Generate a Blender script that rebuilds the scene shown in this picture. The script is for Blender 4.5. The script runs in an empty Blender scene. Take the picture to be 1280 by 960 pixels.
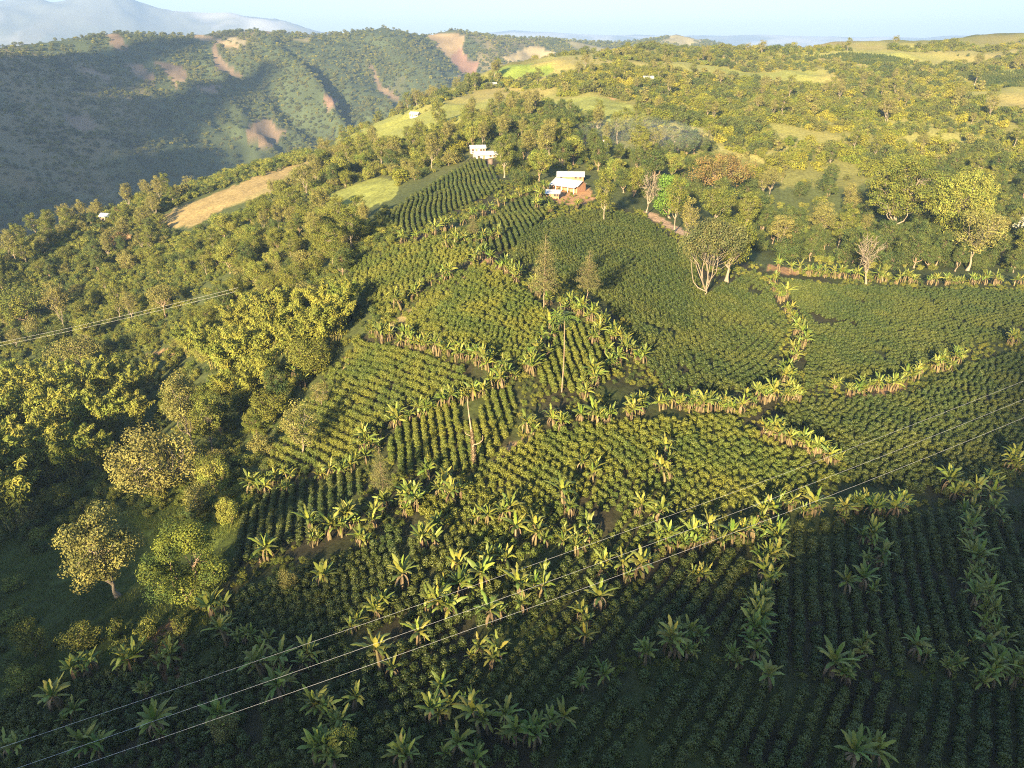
import bpy, math, random
import numpy as np
from mathutils import Vector, Matrix

random.seed(7)
RNG = np.random.default_rng(11)
SC = bpy.context.scene
COL = SC.collection
PI = math.pi

# ------------------------------------------------------------------ camera model
CAMZ = 48.0
PITCH = math.radians(26.6)
FPX = 897.0
Rv = np.array([1.0, 0, 0])
Fv = np.array([0, math.cos(PITCH), -math.sin(PITCH)])
Uv = np.array([0, math.sin(PITCH), math.cos(PITCH)])
CAMP = np.array([0, 0, CAMZ])
SUN_EL, SUN_AZ = math.radians(18.0), math.radians(22.0)      # azimuth: degrees left of straight behind the viewer


def pix_dir(u, v):
    u = np.asarray(u, float); v = np.asarray(v, float)
    return (Fv + ((u - 640) / FPX)[..., None] * Rv - ((v - 480) / FPX)[..., None] * Uv)


def project(P):
    d = np.asarray(P, float) - CAMP
    zc = d @ Fv
    zs = np.where(zc > 1e-3, zc, 1e-3)
    return 640 + FPX * (d @ Rv) / zs, 480 - FPX * (d @ Uv) / zs, zc


# ------------------------------------------------------------------ noise
def _hash(ix, iy, seed):
    n = (ix.astype(np.int64) * 374761393 + iy.astype(np.int64) * 668265263 + seed * 974634777) & 0x7fffffff
    n = ((n ^ (n >> 13)) * 1274126177) & 0x7fffffff
    n = n ^ (n >> 16)
    return (n & 0xffff) / 65535.0


def vnoise(x, y, seed=0):
    x = np.asarray(x, float); y = np.asarray(y, float)
    ix = np.floor(x); iy = np.floor(y)
    fx = x - ix; fy = y - iy
    fx = fx * fx * fx * (fx * (fx * 6 - 15) + 10); fy = fy * fy * fy * (fy * (fy * 6 - 15) + 10)
    a = _hash(ix, iy, seed); b = _hash(ix + 1, iy, seed)
    c = _hash(ix, iy + 1, seed); d = _hash(ix + 1, iy + 1, seed)
    return (a * (1 - fx) + b * fx) * (1 - fy) + (c * (1 - fx) + d * fx) * fy


def fbm(x, y, octv=4, seed=0, gain=0.5):
    s = 0; a = 1; t = 0
    for k in range(octv):
        s = s + a * (vnoise(x * 2 ** k + 17.3 * k, y * 2 ** k - 9.1 * k, seed + k) - .5)
        t += a; a *= gain
    return s / t * 2


def ridged(x, y, octv=4, seed=0):
    s = 0; a = 1; t = 0
    for k in range(octv):
        n = 1 - np.abs(vnoise(x * 2 ** k + 5.7 * k, y * 2 ** k + 3.3 * k, seed + k) * 2 - 1)
        s = s + a * n; t += a; a *= .5
    return s / t


# ------------------------------------------------------------------ terrain height
CP_Z = [  # (u, v, z) ground seen at that picture point
    (0, 960, -7), (0, 860, -10), (0, 760, -14), (0, 650, -22), (0, 540, -29), (0, 450, -33), (0, 390, -35), (0, 345, -33),
    (150, 960, -3), (150, 820, -6), (150, 700, -11), (150, 580, -21), (150, 480, -26), (150, 410, -28), (150, 340, -26), (150, 295, -22),
    (230, 620, -12), (230, 500, -18), (230, 420, -19), (230, 350, -18), (220, 300, -16),
    (300, 860, -2), (300, 740, -4), (300, 640, -7), (300, 540, -10.5), (300, 450, -12), (300, 370, -11), (300, 300, -10), (300, 255, -11),
    (400, 940, 0), (400, 800, 0), (400, 680, -1), (400, 580, -3), (400, 490, -4.5), (400, 410, -3), (400, 330, -1), (400, 270, -2), (400, 225, -4),
    (500, 900, 0.5), (500, 720, 1), (500, 590, -.6), (500, 500, 0.3), (500, 420, 3), (500, 340, 5), (500, 270, 5), (500, 215, 3), (500, 175, 2),
    (600, 900, 1), (600, 700, 1.8), (600, 560, 2.0), (600, 470, 4.8), (600, 390, 7.2), (600, 320, 8.4), (600, 250, 7.6), (603, 195, 9), (600, 150, 10),
    (700, 900, .8), (700, 700, 1.4), (700, 580, 3.0), (700, 500, 5.0), (700, 400, 6.6), (700, 300, 7.2), (712, 245, 7.2), (712, 205, 8.5), (712, 170, 11), (712, 130, 15), (712, 100, 20),
    (800, 900, .2), (800, 700, .6), (800, 580, 2.4), (800, 480, 3.2), (800, 380, 3), (800, 300, 3.8), (790, 240, 6), (800, 200, 8), (800, 160, 12), (800, 120, 17),
    (900, 900, -.5), (900, 700, 0), (900, 560, 1.6), (900, 440, .8), (900, 360, .2), (895, 300, 0), (900, 250, -1),
    (1000, 900, -1.3), (1000, 700, -.8), (1000, 560, -.2), (1000, 460, -1.4), (1000, 390, -3.2), (1000, 345, -5), (1000, 310, -9), (1000, 265, -8), (1000, 220, -1), (1000, 180, 5), (1000, 140, 10), (1000, 100, 17),
    (1120, 345, -6), (1120, 310, -10), (1120, 260, -7), (1120, 210, 0), (1120, 150, 9), (1120, 100, 18),
    (1280, 950, -3), (1280, 750, -2.5), (1280, 600, -3), (1280, 450, -5), (1280, 350, -7.5), (1280, 310, -9), (1280, 260, -5), (1280, 200, 2), (1280, 140, 12), (1280, 90, 22),
    (1500, 600, -4), (1500, 400, -5), (1550, 250, 0), (1550, 130, 14), (-200, 700, -18), (-250, 500, -34), (-250, 380, -42),
]
CP_D = [  # (u, v, horizontal distance) skyline of the near ridge
    (-250, 345, 300), (-120, 325, 300), (0, 311, 300), (60, 293, 315), (150, 262, 335), (220, 240, 350), (300, 214, 375), (380, 190, 410), (450, 160, 450), (520, 134, 490),
    (560, 116, 510), (600, 97, 535), (640, 84, 560), (700, 72, 600), (760, 66, 630), (830, 64, 650), (900, 68, 660), (960, 64, 700),
    (1050, 58, 740), (1150, 57, 780), (1220, 50, 800), (1280, 45, 820), (1450, 35, 850),
]


def _build_cp():
    pts = []
    for u, v, z in CP_Z:
        d = pix_dir(u, v); t = (z - CAMZ) / d[2]
        pts.append((d[0] * t, d[1] * t, z))
    for u, v, D in CP_D:
        d = pix_dir(u, v); h = math.hypot(d[0], d[1]); t = D / h
        z = CAMZ + d[2] * t
        pts.append((d[0] * t, d[1] * t, z))
        for k, dz in ((1.22, -26), (1.5, -85), (1.9, -150)):
            pts.append((d[0] * t * k, d[1] * t * k, z + dz * (1 if u < 900 else .8)))
    for x, y, z in [(0, 0, 2), (0, -60, 3), (80, -40, 0), (-80, -40, -4), (0, -200, 6), (150, -100, 2), (-150, -80, -8), (250, 30, -3), (-220, 30, -26), (-300, -150, -15),
                    (300, -200, 0), (400, 200, -4), (-400, 150, -60), (-500, 0, -50), (500, 0, -5), (0, -500, 0), (-500, -500, -20), (500, -500, 0), (800, 300, 0), (-700, 300, -120), (700, 600, 20)]:
        pts.append((x, y, z))
    return np.array(pts, float)


CP = _build_cp()
_S = 100.0


def _tps(r2):
    return 0.5 * r2 * np.log(np.maximum(r2, 1e-12))


_A = CP[:, :2] / _S
_K = _tps(((_A[:, None] - _A[None]) ** 2).sum(-1)) + np.eye(len(_A)) * 0.02
_Pm = np.c_[np.ones(len(_A)), _A]
_M = np.block([[_K, _Pm], [_Pm.T, np.zeros((3, 3))]])
_W = np.linalg.solve(_M, np.r_[CP[:, 2], 0, 0, 0])


def near_exact(x, y):
    q = np.stack([x, y], -1).reshape(-1, 2) / _S
    out = np.empty(len(q))
    for i in range(0, len(q), 40000):
        b = q[i:i + 40000]
        r2 = ((b[:, None] - _A[None]) ** 2).sum(-1)
        out[i:i + 40000] = _tps(r2) @ _W[:len(_A)] + _W[len(_A)] + b @ _W[len(_A) + 1:]
    return out.reshape(np.shape(x))


# the smooth base is sampled once on a 6 m grid and read back with cubic interpolation
_GX0, _GY0, _GS = -1620.0, -720.0, 6.0
_gx = _GX0 + np.arange(560) * _GS; _gy = _GY0 + np.arange(400) * _GS
_GXX, _GYY = np.meshgrid(_gx, _gy)
_GRID = near_exact(_GXX, _GYY)


def _cw(t):
    return [-.5 * t + t * t - .5 * t ** 3, 1 - 2.5 * t * t + 1.5 * t ** 3, .5 * t + 2 * t * t - 1.5 * t ** 3, -.5 * t * t + .5 * t ** 3]


def near_h(x, y):
    gx = np.clip((x - _GX0) / _GS, 1, 557.999); gy = np.clip((y - _GY0) / _GS, 1, 397.999)
    ix = np.floor(gx).astype(int); iy = np.floor(gy).astype(int)
    ix = np.clip(ix, 1, 557); iy = np.clip(iy, 1, 397)
    wx = _cw(gx - ix); wy = _cw(gy - iy)
    out = 0
    for j in range(4):
        row = 0
        for i in range(4):
            row = row + wx[i] * _GRID[iy - 1 + j, ix - 1 + i]
        out = out + wy[j] * row
    return out


RIDGE_PX = [(-500, 40, 1150), (-220, 52, 1180), (0, 54, 1230), (70, 46, 1280), (140, 37, 1330), (230, 40, 1370), (320, 34, 1420), (400, 40, 1440), (480, 31, 1480), (530, 42, 1520), (565, 34, 1560),
            (620, 43, 1620), (690, 46, 1680), (740, 50, 1780), (800, 48, 1900), (845, 41, 2000), (900, 52, 2080), (960, 70, 2150), (1100, 90, 2250)]
_rp = []
for u, v, D in RIDGE_PX:
    d = pix_dir(u, v); t = D / math.hypot(d[0], d[1])
    _rp.append((d[0] * t, d[1] * t, CAMZ + d[2] * t - 4))
RP = np.array(_rp)


def far_h(x, y):
    best = np.full(np.shape(x), 1e18); zr = np.zeros(np.shape(x)); sr = np.zeros(np.shape(x)); side = np.ones(np.shape(x))
    s0 = 0
    for a, b in zip(RP[:-1], RP[1:]):
        e = b[:2] - a[:2]; L = math.hypot(*e)
        t = np.clip(((x - a[0]) * e[0] + (y - a[1]) * e[1]) / L ** 2, 0, 1)
        d2 = (x - a[0] - t * e[0]) ** 2 + (y - a[1] - t * e[1]) ** 2
        m = d2 < best
        best = np.where(m, d2, best); zr = np.where(m, a[2] + t * (b[2] - a[2]), zr); sr = np.where(m, s0 + t * L, sr)
        side = np.where(m, np.sign(e[0] * (y - a[1]) - e[1] * (x - a[0])), side)
        s0 += L
    d = np.sqrt(best)
    near = side < 0
    wob = 90 * fbm(x / 420, y / 420, 3, 5)
    spur = ridged((sr + wob) / 300, (d + wob) / 1400 + 3, 3, 21)
    spur2 = ridged((sr - wob) / 95, d / 420 + 9, 3, 33)
    amp = np.clip(d / 330, 0, 1)
    prof = np.where(d < 60, d * .22, 13 + (d - 60) * .40)
    prof = np.where(near, prof, d * .45)
    z = zr - prof + amp * (120 * (spur - .62) + 46 * (spur2 - .6) + 10 * (ridged(x / 34, y / 34, 2, 17) - .6)) + 5 * fbm(x / 70, y / 70, 3, 44) * np.clip(d / 40, 0.3, 1)
    lo = -210 + 20 * fbm(x / 300, y / 300, 3, 8)
    k = 18.0
    return lo + k * np.log1p(np.exp(np.clip((z - lo) / k, -30, 60)))


def distant_h(x, y):
    r = np.hypot(x, y); az = np.degrees(np.arctan2(x, y))
    base = -240 + 0 * r
    a = np.clip((-5 - az) / 20, 0, 1) * np.clip((60 + az) / 20, 0, 1)
    w = np.exp(-((r - 6500) / 1100) ** 2)
    m = a ** .7 * w * (270 + 260 * (ridged(x / 1700, y / 1700, 5, 71)) + 60 * fbm(x / 350, y / 350, 3, 5))
    w2 = np.exp(-((r - 9000) / 900) ** 2)
    m2 = w2 * (185 + 110 * fbm(x / 1800, y / 1800, 4, 90)) * np.clip((az + 20) / 20, 0.2, 1)
    w3 = np.exp(-((r - 2600) / 300) ** 2) * np.exp(-((az + 37.0) / 4.5) ** 2)
    return base + m + m2 + w3 * 275


# unseen hills added to cast shade: behind the viewer and far to the left
BLOCK = [(-80, -190, 330, 55, 79.0), (25, -190, 80, 50, 12.0), (-215, -190, 60, 50, 24.0), (-140, -30, 40, 45, 42.0), (-965, 20, 70, 200, 540.0), (-835, 20, 52, 200, 450.0), (-715, 20, 42, 200, 330.0)]


def height(x, y):
    x = np.asarray(x, float); y = np.asarray(y, float)
    r = np.hypot(x, y)
    n = near_h(x, y)
    n = np.clip(n, -260, 90)
    w = np.clip((r - 950) / 500, 0, 1); w = w * w * (3 - 2 * w)
    n = n * (1 - w) - 230 * w
    az = np.degrees(np.arctan2(x, y))
    rough = np.clip((r - 190) / 300, 0, 1) * np.clip((np.abs(n) + 400) / 400, 0, 1)
    n = n + rough * (5.5 * (ridged(x / 75, y / 75, 3, 3) - .6) * 2 + 1.5 * fbm(x / 18, y / 18, 2, 4)) + .35 * fbm(x / 9, y / 9, 3, 2)
    f = np.full(np.shape(x), -240.0)
    m = (r > 430) & (y > 150)
    if m.any():
        f[m] = far_h(x[m], y[m])
    m = r > 1500
    if m.any():
        f[m] = np.maximum(f[m], distant_h(x[m], y[m]))
    k = 6.0
    z = np.maximum(n, f) + k * np.log1p(np.exp(-np.abs(n - f) / k)) * np.clip((r - 400) / 400, 0, 1)
    # an unseen flat-topped hill added to put soft shade on the right-hand plots
    m = y < -200
    if np.any(m):
        sg = lambda q: 1 / (1 + np.exp(-np.clip(q, -40, 40)))
        z = z + np.where(m, 194 * sg((x + 172) / 14) * sg((-x + 40) / 18) * np.exp(-((y + 430) / 80) ** 2) * (1 + .1 * fbm(x / 30, y / 60, 3, 87)), 0)
    for bx, by, sx, sy, hh in BLOCK:
        g = np.exp(-((x - bx) / sx) ** 2 - ((y - by) / sy) ** 2)
        if np.max(g) > 1e-5:
            z = z + hh * g * (1 + (.42 if hh > 200 else .1) * fbm(x / (sy * .3), y / (sy * .3), 4, 88))
    return z


def cast(u, v):
    """ground points under picture points (vectorised ray march)"""
    d = pix_dir(np.atleast_1d(u), np.atleast_1d(v))
    d = d / np.linalg.norm(d, axis=-1, keepdims=True)
    n = len(d); t = np.full(n, 20.0); hit = np.zeros(n, bool); lo = t.copy(); hi = np.full(n, 9000.0)
    for _ in range(420):
        a = ~hit
        if not a.any() or t[a].min() > 3000:
            break
        P = CAMP + d[a] * t[a, None]
        below = P[:, 2] < height(P[:, 0], P[:, 1])
        idx = np.where(a)[0]
        hi[idx[below]] = t[idx[below]]; hit[idx[below]] = True
        g = idx[~below]; lo[g] = t[g]; t[g] *= 1.018
    for _ in range(14):
        mid = (lo + hi) / 2; P = CAMP + d * mid[:, None]
        b = P[:, 2] < height(P[:, 0], P[:, 1])
        hi = np.where(b, mid, hi); lo = np.where(b, lo, mid)
    return CAMP + d * hi[:, None], hit


def G(u, v):
    P, _ = cast([u], [v])
    return P[0]


def inpoly(u, v, poly):
    u = np.asarray(u); v = np.asarray(v)
    c = np.zeros(u.shape, bool)
    n = len(poly)
    for i in range(n):
        x1, y1 = poly[i]; x2, y2 = poly[(i + 1) % n]
        if y1 == y2:
            continue
        m = ((y1 > v) != (y2 > v)) & (u < (x2 - x1) * (v - y1) / (y2 - y1) + x1)
        c ^= m
    return c


# ------------------------------------------------------------------ materials
def new_mat(name):
    m = bpy.data.materials.new(name); m.use_nodes = True
    nt = m.node_tree; nt.nodes.clear()
    out = nt.nodes.new('ShaderNodeOutputMaterial')
    return m, nt, out


def N(nt, t, **kw):
    n = nt.nodes.new(t)
    for k, v in kw.items():
        setattr(n, k, v)
    return n


def mixrgb(nt, fac, a, b, blend='MIX'):
    n = N(nt, 'ShaderNodeMix', data_type='RGBA', blend_type=blend)
    for sock, val in ((n.inputs[0], fac), (n.inputs[6], a), (n.inputs[7], b)):
        if hasattr(val, 'is_linked') or isinstance(val, bpy.types.NodeSocket):
            nt.links.new(val, sock)
        elif isinstance(val, (tuple, list)):
            sock.default_value = (*val, 1) if len(val) == 3 else val
        else:
            sock.default_value = val
    return n.outputs[2]


def leaf_mat(name, a, b, c=None, rough=.7, spec=.15, scale=.5, trans=.12):
    """foliage: colour differs from plant to plant, leaf to leaf and in soft patches"""
    m, nt, out = new_mat(name)
    oi = N(nt, 'ShaderNodeObjectInfo')
    col = mixrgb(nt, oi.outputs['Random'], a, b)
    tc = N(nt, 'ShaderNodeNewGeometry')
    nz = N(nt, 'ShaderNodeTexNoise'); nz.inputs['Scale'].default_value = scale; nz.inputs['Detail'].default_value = 2
    nt.links.new(tc.outputs['Position'], nz.inputs['Vector'])
    rp = N(nt, 'ShaderNodeMapRange'); rp.inputs[1].default_value = .4; rp.inputs[2].default_value = .65
    nt.links.new(nz.outputs['Fac'], rp.inputs[0])
    col = mixrgb(nt, rp.outputs[0], col, c or tuple(x * 1.25 for x in a))
    at = N(nt, 'ShaderNodeAttribute', attribute_name='tint')
    col = mixrgb(nt, 1.0, col, at.outputs['Color'], 'MULTIPLY')
    p = N(nt, 'ShaderNodeBsdfPrincipled')
    nt.links.new(col, p.inputs['Base Color']); p.inputs['Roughness'].default_value = rough
    p.inputs['Specular IOR Level'].default_value = spec
    if trans:
        tr = N(nt, 'ShaderNodeBsdfTranslucent'); nt.links.new(col, tr.inputs['Color'])
        mx = N(nt, 'ShaderNodeMixShader'); mx.inputs[0].default_value = trans
        nt.links.new(p.outputs[0], mx.inputs[1]); nt.links.new(tr.outputs[0], mx.inputs[2])
        nt.links.new(mx.outputs[0], out.inputs['Surface'])
    else:
        nt.links.new(p.outputs[0], out.inputs['Surface'])
    return m


def rough_mat(name, a, b, scale=2.0, rough=.85, metallic=0, bump=0, spec=.2, stretch=None):
    m, nt, out = new_mat(name)
    tc = N(nt, 'ShaderNodeTexCoord')
    mp = N(nt, 'ShaderNodeMapping'); nt.links.new(tc.outputs['Object'], mp.inputs['Vector'])
    if stretch: mp.inputs['Scale'].default_value = stretch
    nz = N(nt, 'ShaderNodeTexNoise'); nz.inputs['Scale'].default_value = scale; nz.inputs['Detail'].default_value = 5
    nt.links.new(mp.outputs[0], nz.inputs['Vector'])
    rp = N(nt, 'ShaderNodeMapRange'); rp.inputs[1].default_value = .35; rp.inputs[2].default_value = .65
    nt.links.new(nz.outputs['Fac'], rp.inputs[0])
    col = mixrgb(nt, rp.outputs[0], a, b)
    p = N(nt, 'ShaderNodeBsdfPrincipled'); nt.links.new(col, p.inputs['Base Color'])
    p.inputs['Roughness'].default_value = rough; p.inputs['Metallic'].default_value = metallic; p.inputs['Specular IOR Level'].default_value = spec
    if bump:
        bn = N(nt, 'ShaderNodeBump'); bn.inputs['Strength'].default_value = bump
        nt.links.new(nz.outputs['Fac'], bn.inputs['Height']); nt.links.new(bn.outputs[0], p.inputs['Normal'])
    nt.links.new(p.outputs[0], out.inputs['Surface'])
    return m


M = {}
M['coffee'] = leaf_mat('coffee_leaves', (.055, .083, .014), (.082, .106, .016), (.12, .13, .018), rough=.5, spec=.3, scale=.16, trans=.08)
M['coffee_shaded'] = leaf_mat('shaded_coffee_leaves', (.034, .056, .013), (.048, .068, .014), (.07, .084, .016), rough=.42, spec=.28, scale=.12, trans=.08)  # darker copy of the coffee leaf: the dim plots' shade put into colour
M['broad'] = leaf_mat('broad_leaves', (.06, .085, .016), (.1, .112, .02), (.12, .125, .022), scale=.35)
M['dark'] = leaf_mat('dark_leaves', (.035, .06, .018), (.055, .078, .02), (.075, .09, .022), scale=.4)
M['pale'] = leaf_mat('pale_leaves', (.11, .115, .032), (.14, .13, .038), (.15, .145, .042), scale=.4)
M['grey'] = leaf_mat('grey_needles', (.075, .085, .03), (.11, .11, .04), (.13, .125, .05), scale=.5)
M['lime'] = leaf_mat('lime_leaves', (.1, .14, .025), (.14, .16, .03), (.17, .17, .035), scale=.4)
M['bright'] = leaf_mat('bright_leaves', (.07, .15, .02), (.09, .16, .025), (.11, .18, .03), scale=.4)
M['lumpy'] = leaf_mat('lumpy_leaves', (.03, .055, .012), (.035, .06, .013), (.13, .15, .022), scale=.42)  # bright patches put sunlit lumps into the colour of a dark crown
M['far_a'] = leaf_mat('far_leaves_a', (.062, .085, .012), (.11, .125, .016), (.16, .155, .02), scale=.025)
M['far_b'] = leaf_mat('far_leaves_b', (.085, .115, .014), (.14, .15, .018), (.2, .185, .024), scale=.03)
M['far_c'] = leaf_mat('far_leaves_c', (.04, .06, .018), (.07, .085, .022), (.1, .105, .024), scale=.02)
M['grove'] = leaf_mat('grove_leaves', (.06, .075, .03), (.08, .09, .035), (.1, .1, .035), scale=.4)
M['rust'] = leaf_mat('rust_leaves', (.14, .095, .035), (.16, .1, .035), (.1, .1, .03), scale=.3)
M['white_leaf'] = leaf_mat('silver_leaves', (.3, .31, .25), (.36, .36, .3), (.2, .22, .14), scale=.5)
M['bamboo'] = leaf_mat('bamboo_leaves', (.1, .135, .022), (.15, .16, .028), (.17, .17, .03), scale=.3)
M['banana'] = leaf_mat('banana_leaf', (.07, .125, .02), (.12, .165, .03), (.15, .175, .034), rough=.5, spec=.25, scale=.5, trans=.2)
M['banana_dry'] = leaf_mat('banana_dry_leaf', (.12, .088, .052), (.2, .155, .095), (.075, .052, .032), rough=.8, spec=.1, scale=1.2, trans=.1)
M['banana_stem'] = rough_mat('banana_stem', (.15, .11, .06), (.1, .095, .04), 3, stretch=(2, 2, .5))
M['bark'] = rough_mat('bark', (.14, .1, .065), (.22, .17, .12), 3, stretch=(3, 3, .6))
M['bark_pale'] = rough_mat('pale_bark', (.15, .125, .092), (.23, .195, .15), 3, stretch=(3, 3, .6))
M['bark_dead'] = rough_mat('dead_wood', (.19, .145, .1), (.27, .21, .15), 3, stretch=(3, 3, .6))
M['culm'] = rough_mat('bamboo_culm', (.16, .16, .05), (.26, .22, .09), 4)
M['roof'] = rough_mat('tin_roof', (.4, .42, .45), (.28, .29, .31), 1.2, rough=.45, metallic=.15, spec=.5)
M['roof_red'] = rough_mat('red_roof', (.38, .15, .1), (.3, .11, .08), 1.2, rough=.7)
M['wall'] = rough_mat('ochre_wall', (.34, .19, .11), (.26, .14, .08), 1.5)
M['wall_white'] = rough_mat('white_wall', (.4, .36, .32), (.32, .29, .25), 1.5)
M['wood'] = rough_mat('timber', (.2, .12, .07), (.28, .18, .11), 4)
M['post'] = rough_mat('white_post', (.75, .74, .7), (.65, .63, .58), 4)
M['dark_glass'] = rough_mat('window_dark', (.03, .03, .035), (.05, .05, .05), 2, rough=.2, spec=.5)
M['wire'] = rough_mat('aluminium_wire', (.55, .55, .54), (.45, .45, .45), 2, rough=.4, metallic=.3)
M['magenta'] = leaf_mat('magenta_flowers', (.2, .045, .09), (.22, .05, .1), (.1, .06, .04), scale=.8)


# ------------------------------------------------------------------ mesh helpers
def mesh_from(name, V, F, mats, midx=None, tint=None, smooth=False):
    me = bpy.data.meshes.new(name)
    V = np.asarray(V, np.float32)
    if isinstance(F, np.ndarray):
        nf, k = F.shape
        me.vertices.add(len(V)); me.vertices.foreach_set('co', V.ravel())
        me.loops.add(nf * k); me.loops.foreach_set('vertex_index', F.astype(np.int32).ravel())
        me.polygons.add(nf)
        me.polygons.foreach_set('loop_start', np.arange(0, nf * k, k, dtype=np.int32))
    else:
        me.from_pydata([tuple(map(float, p)) for p in V], [], [tuple(map(int, f)) for f in F])
    for m in mats: me.materials.append(m)
    if midx is not None: me.polygons.foreach_set('material_index', np.asarray(midx, np.int32))
    if tint is not None:
        a = me.attributes.new('tint', 'FLOAT_COLOR', 'POINT')
        t = np.asarray(tint, np.float32)
        if t.ndim == 1: t = np.stack([t, t, t], -1)
        a.data.foreach_set('color', np.c_[t, np.ones(len(t), np.float32)].astype(np.float32).ravel())
    me.polygons.foreach_set('use_smooth', np.full(len(me.polygons), smooth))
    me.update(calc_edges=True)
    return me


class Geo:
    """collects quads/tris with a tint per vertex"""
    def __init__(s): s.V = []; s.F = []; s.T = []; s.n = 0
    def add(s, V, F, T=None):
        V = np.asarray(V, float).reshape(-1, 3)
        s.F.append(np.asarray(F, int).reshape(-1, 4) + s.n); s.V.append(V)
        s.T.append(np.ones((len(V), 3)) if T is None else np.broadcast_to(np.asarray(T, float).reshape(-1, 3) if np.ndim(T) else np.full((1, 3), float(T)), (len(V), 3)))
        s.n += len(V)
    def merge(s, o, mat=None):
        pass
    def arr(s):
        return np.concatenate(s.V), np.concatenate(s.F), np.concatenate(s.T)
    def mesh(s, name, mat, smooth=False):
        V, F, T = s.arr()
        return mesh_from(name, V, F, [mat], None, T, smooth)


def combine(name, parts):
    """parts: list of (Geo, material) -> one mesh with several materials"""
    V = []; F = []; T = []; I = []; n = 0; mats = []
    for k, (g, m) in enumerate(parts):
        if not g.V: continue
        v, f, t = g.arr()
        V.append(v); F.append(f + n); T.append(t); I.append(np.full(len(f), len(mats))); n += len(v); mats.append(m)
    return mesh_from(name, np.concatenate(V), np.concatenate(F), mats, np.concatenate(I), np.concatenate(T))


def tube(g, pts, rad, sides=6, tint=1.0):
    pts = np.asarray(pts, float); n = len(pts)
    rad = np.broadcast_to(np.asarray(rad, float), (n,))
    tg = np.gradient(pts, axis=0); tg /= np.linalg.norm(tg, axis=1, keepdims=True) + 1e-9
    ref = np.where(np.abs(tg[:, 2:3]) > .9, np.array([[1., 0, 0]]), np.array([[0, 0, 1.]]))
    a = np.cross(tg, ref); a /= np.linalg.norm(a, axis=1, keepdims=True) + 1e-9
    b = np.cross(tg, a)
    th = np.arange(sides) / sides * 2 * PI
    V = pts[:, None] + rad[:, None, None] * (np.cos(th)[None, :, None] * a[:, None] + np.sin(th)[None, :, None] * b[:, None])
    F = []
    for i in range(n - 1):
        for j in range(sides):
            k = (j + 1) % sides
            F.append((i * sides + j, i * sides + k, (i + 1) * sides + k, (i + 1) * sides + j))
    g.add(V.reshape(-1, 3), F, tint)


def rand_dirs(n, rng):
    v = rng.normal(size=(n, 3)); return v / np.linalg.norm(v, axis=1, keepdims=True)


def leaves(g, P, Nrm, size, rng, aspect=.55, tint=(.75, 1.25), droop=0.0):
    """rhombus leaves at P, lying roughly across Nrm"""
    n = len(P)
    Nn = Nrm / (np.linalg.norm(Nrm, axis=1, keepdims=True) + 1e-9)
    a = rand_dirs(n, rng); a[:, 2] -= droop
    a = a - (a * Nn).sum(1, keepdims=True) * Nn; a /= np.linalg.norm(a, axis=1, keepdims=True) + 1e-9
    b = np.cross(Nn, a)
    L = (size * rng.uniform(.7, 1.3, n))[:, None] if np.ndim(size) == 0 else (size * rng.uniform(.7, 1.3, n))[:, None]
    W = L * aspect
    V = np.stack([P - a * L * .5, P + b * W * .5 + a * L * .05, P + a * L * .5 - Nn * L * .12, P - b * W * .5 + a * L * .05], 1)
    F = np.arange(n * 4).reshape(n, 4)
    t = rng.uniform(tint[0], tint[1], n)
    warm = rng.uniform(-.08, .1, n)
    T = np.stack([t * (1 + warm), t, t * (1 - warm)], -1)
    g.add(V.reshape(-1, 3), F, np.repeat(T, 4, 0))


def clump(g, c, r, n, size, rng, out=.8, aspect=.55, shell=.5, flat=1.0, tint=(.75, 1.25), ct=1.0):
    """a clump of leaves round c, r = radius or (rx,ry,rz)"""
    r = np.broadcast_to(np.asarray(r, float), (3,))
    d = rand_dirs(n, rng)
    rr = rng.uniform(shell, 1.0, n) ** .7
    P = np.asarray(c) + d * rr[:, None] * r
    Nn = d * out + rand_dirs(n, rng) * .55 + np.array([0, 0, .25])
    leaves(g, P, Nn, size, rng, aspect, (tint[0] * ct, tint[1] * ct))


# ------------------------------------------------------------------ object helpers
def tag(o, label=None, cat=None, group=None, kind=None):
    if label: o['label'] = label
    if cat: o['category'] = cat
    if group: o['group'] = group
    if kind: o['kind'] = kind
    return o


def link(name, me, parent=None, loc=None, rz=0, sc=None):
    o = bpy.data.objects.new(name, me); COL.objects.link(o)
    if parent: o.parent = parent
    if loc is not None: o.location = loc
    if rz: o.rotation_euler = (0, 0, rz)
    if sc is not None: o.scale = (sc, sc, sc) if np.ndim(sc) == 0 else sc
    return o


def empty(name, loc, rz=0, sc=1.0):
    o = bpy.data.objects.new(name, None); COL.objects.link(o)
    o.empty_display_size = .3
    o.location = loc; o.rotation_euler = (0, 0, rz); o.scale = (sc, sc, sc) if np.ndim(sc) == 0 else sc
    return o


ORD = ['', 'first', 'second', 'third', 'fourth', 'fifth', 'sixth', 'seventh', 'eighth', 'ninth', 'tenth', 'eleventh', 'twelfth', 'thirteenth', 'fourteenth', 'fifteenth',
       'sixteenth', 'seventeenth', 'eighteenth', 'nineteenth', 'twentieth']
TENS = {20: 'twenty', 30: 'thirty', 40: 'forty', 50: 'fifty', 60: 'sixty'}
TENTH = {30: 'thirtieth', 40: 'fortieth', 50: 'fiftieth', 60: 'sixtieth'}


def ordw(n):
    if n <= 20: return ORD[n]
    if n % 10 == 0: return TENTH[n]
    return TENS[n // 10 * 10] + '-' + ORD[n % 10]


# ------------------------------------------------------------------ terrain mesh
def srgb(h):
    return tuple(h)


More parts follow.
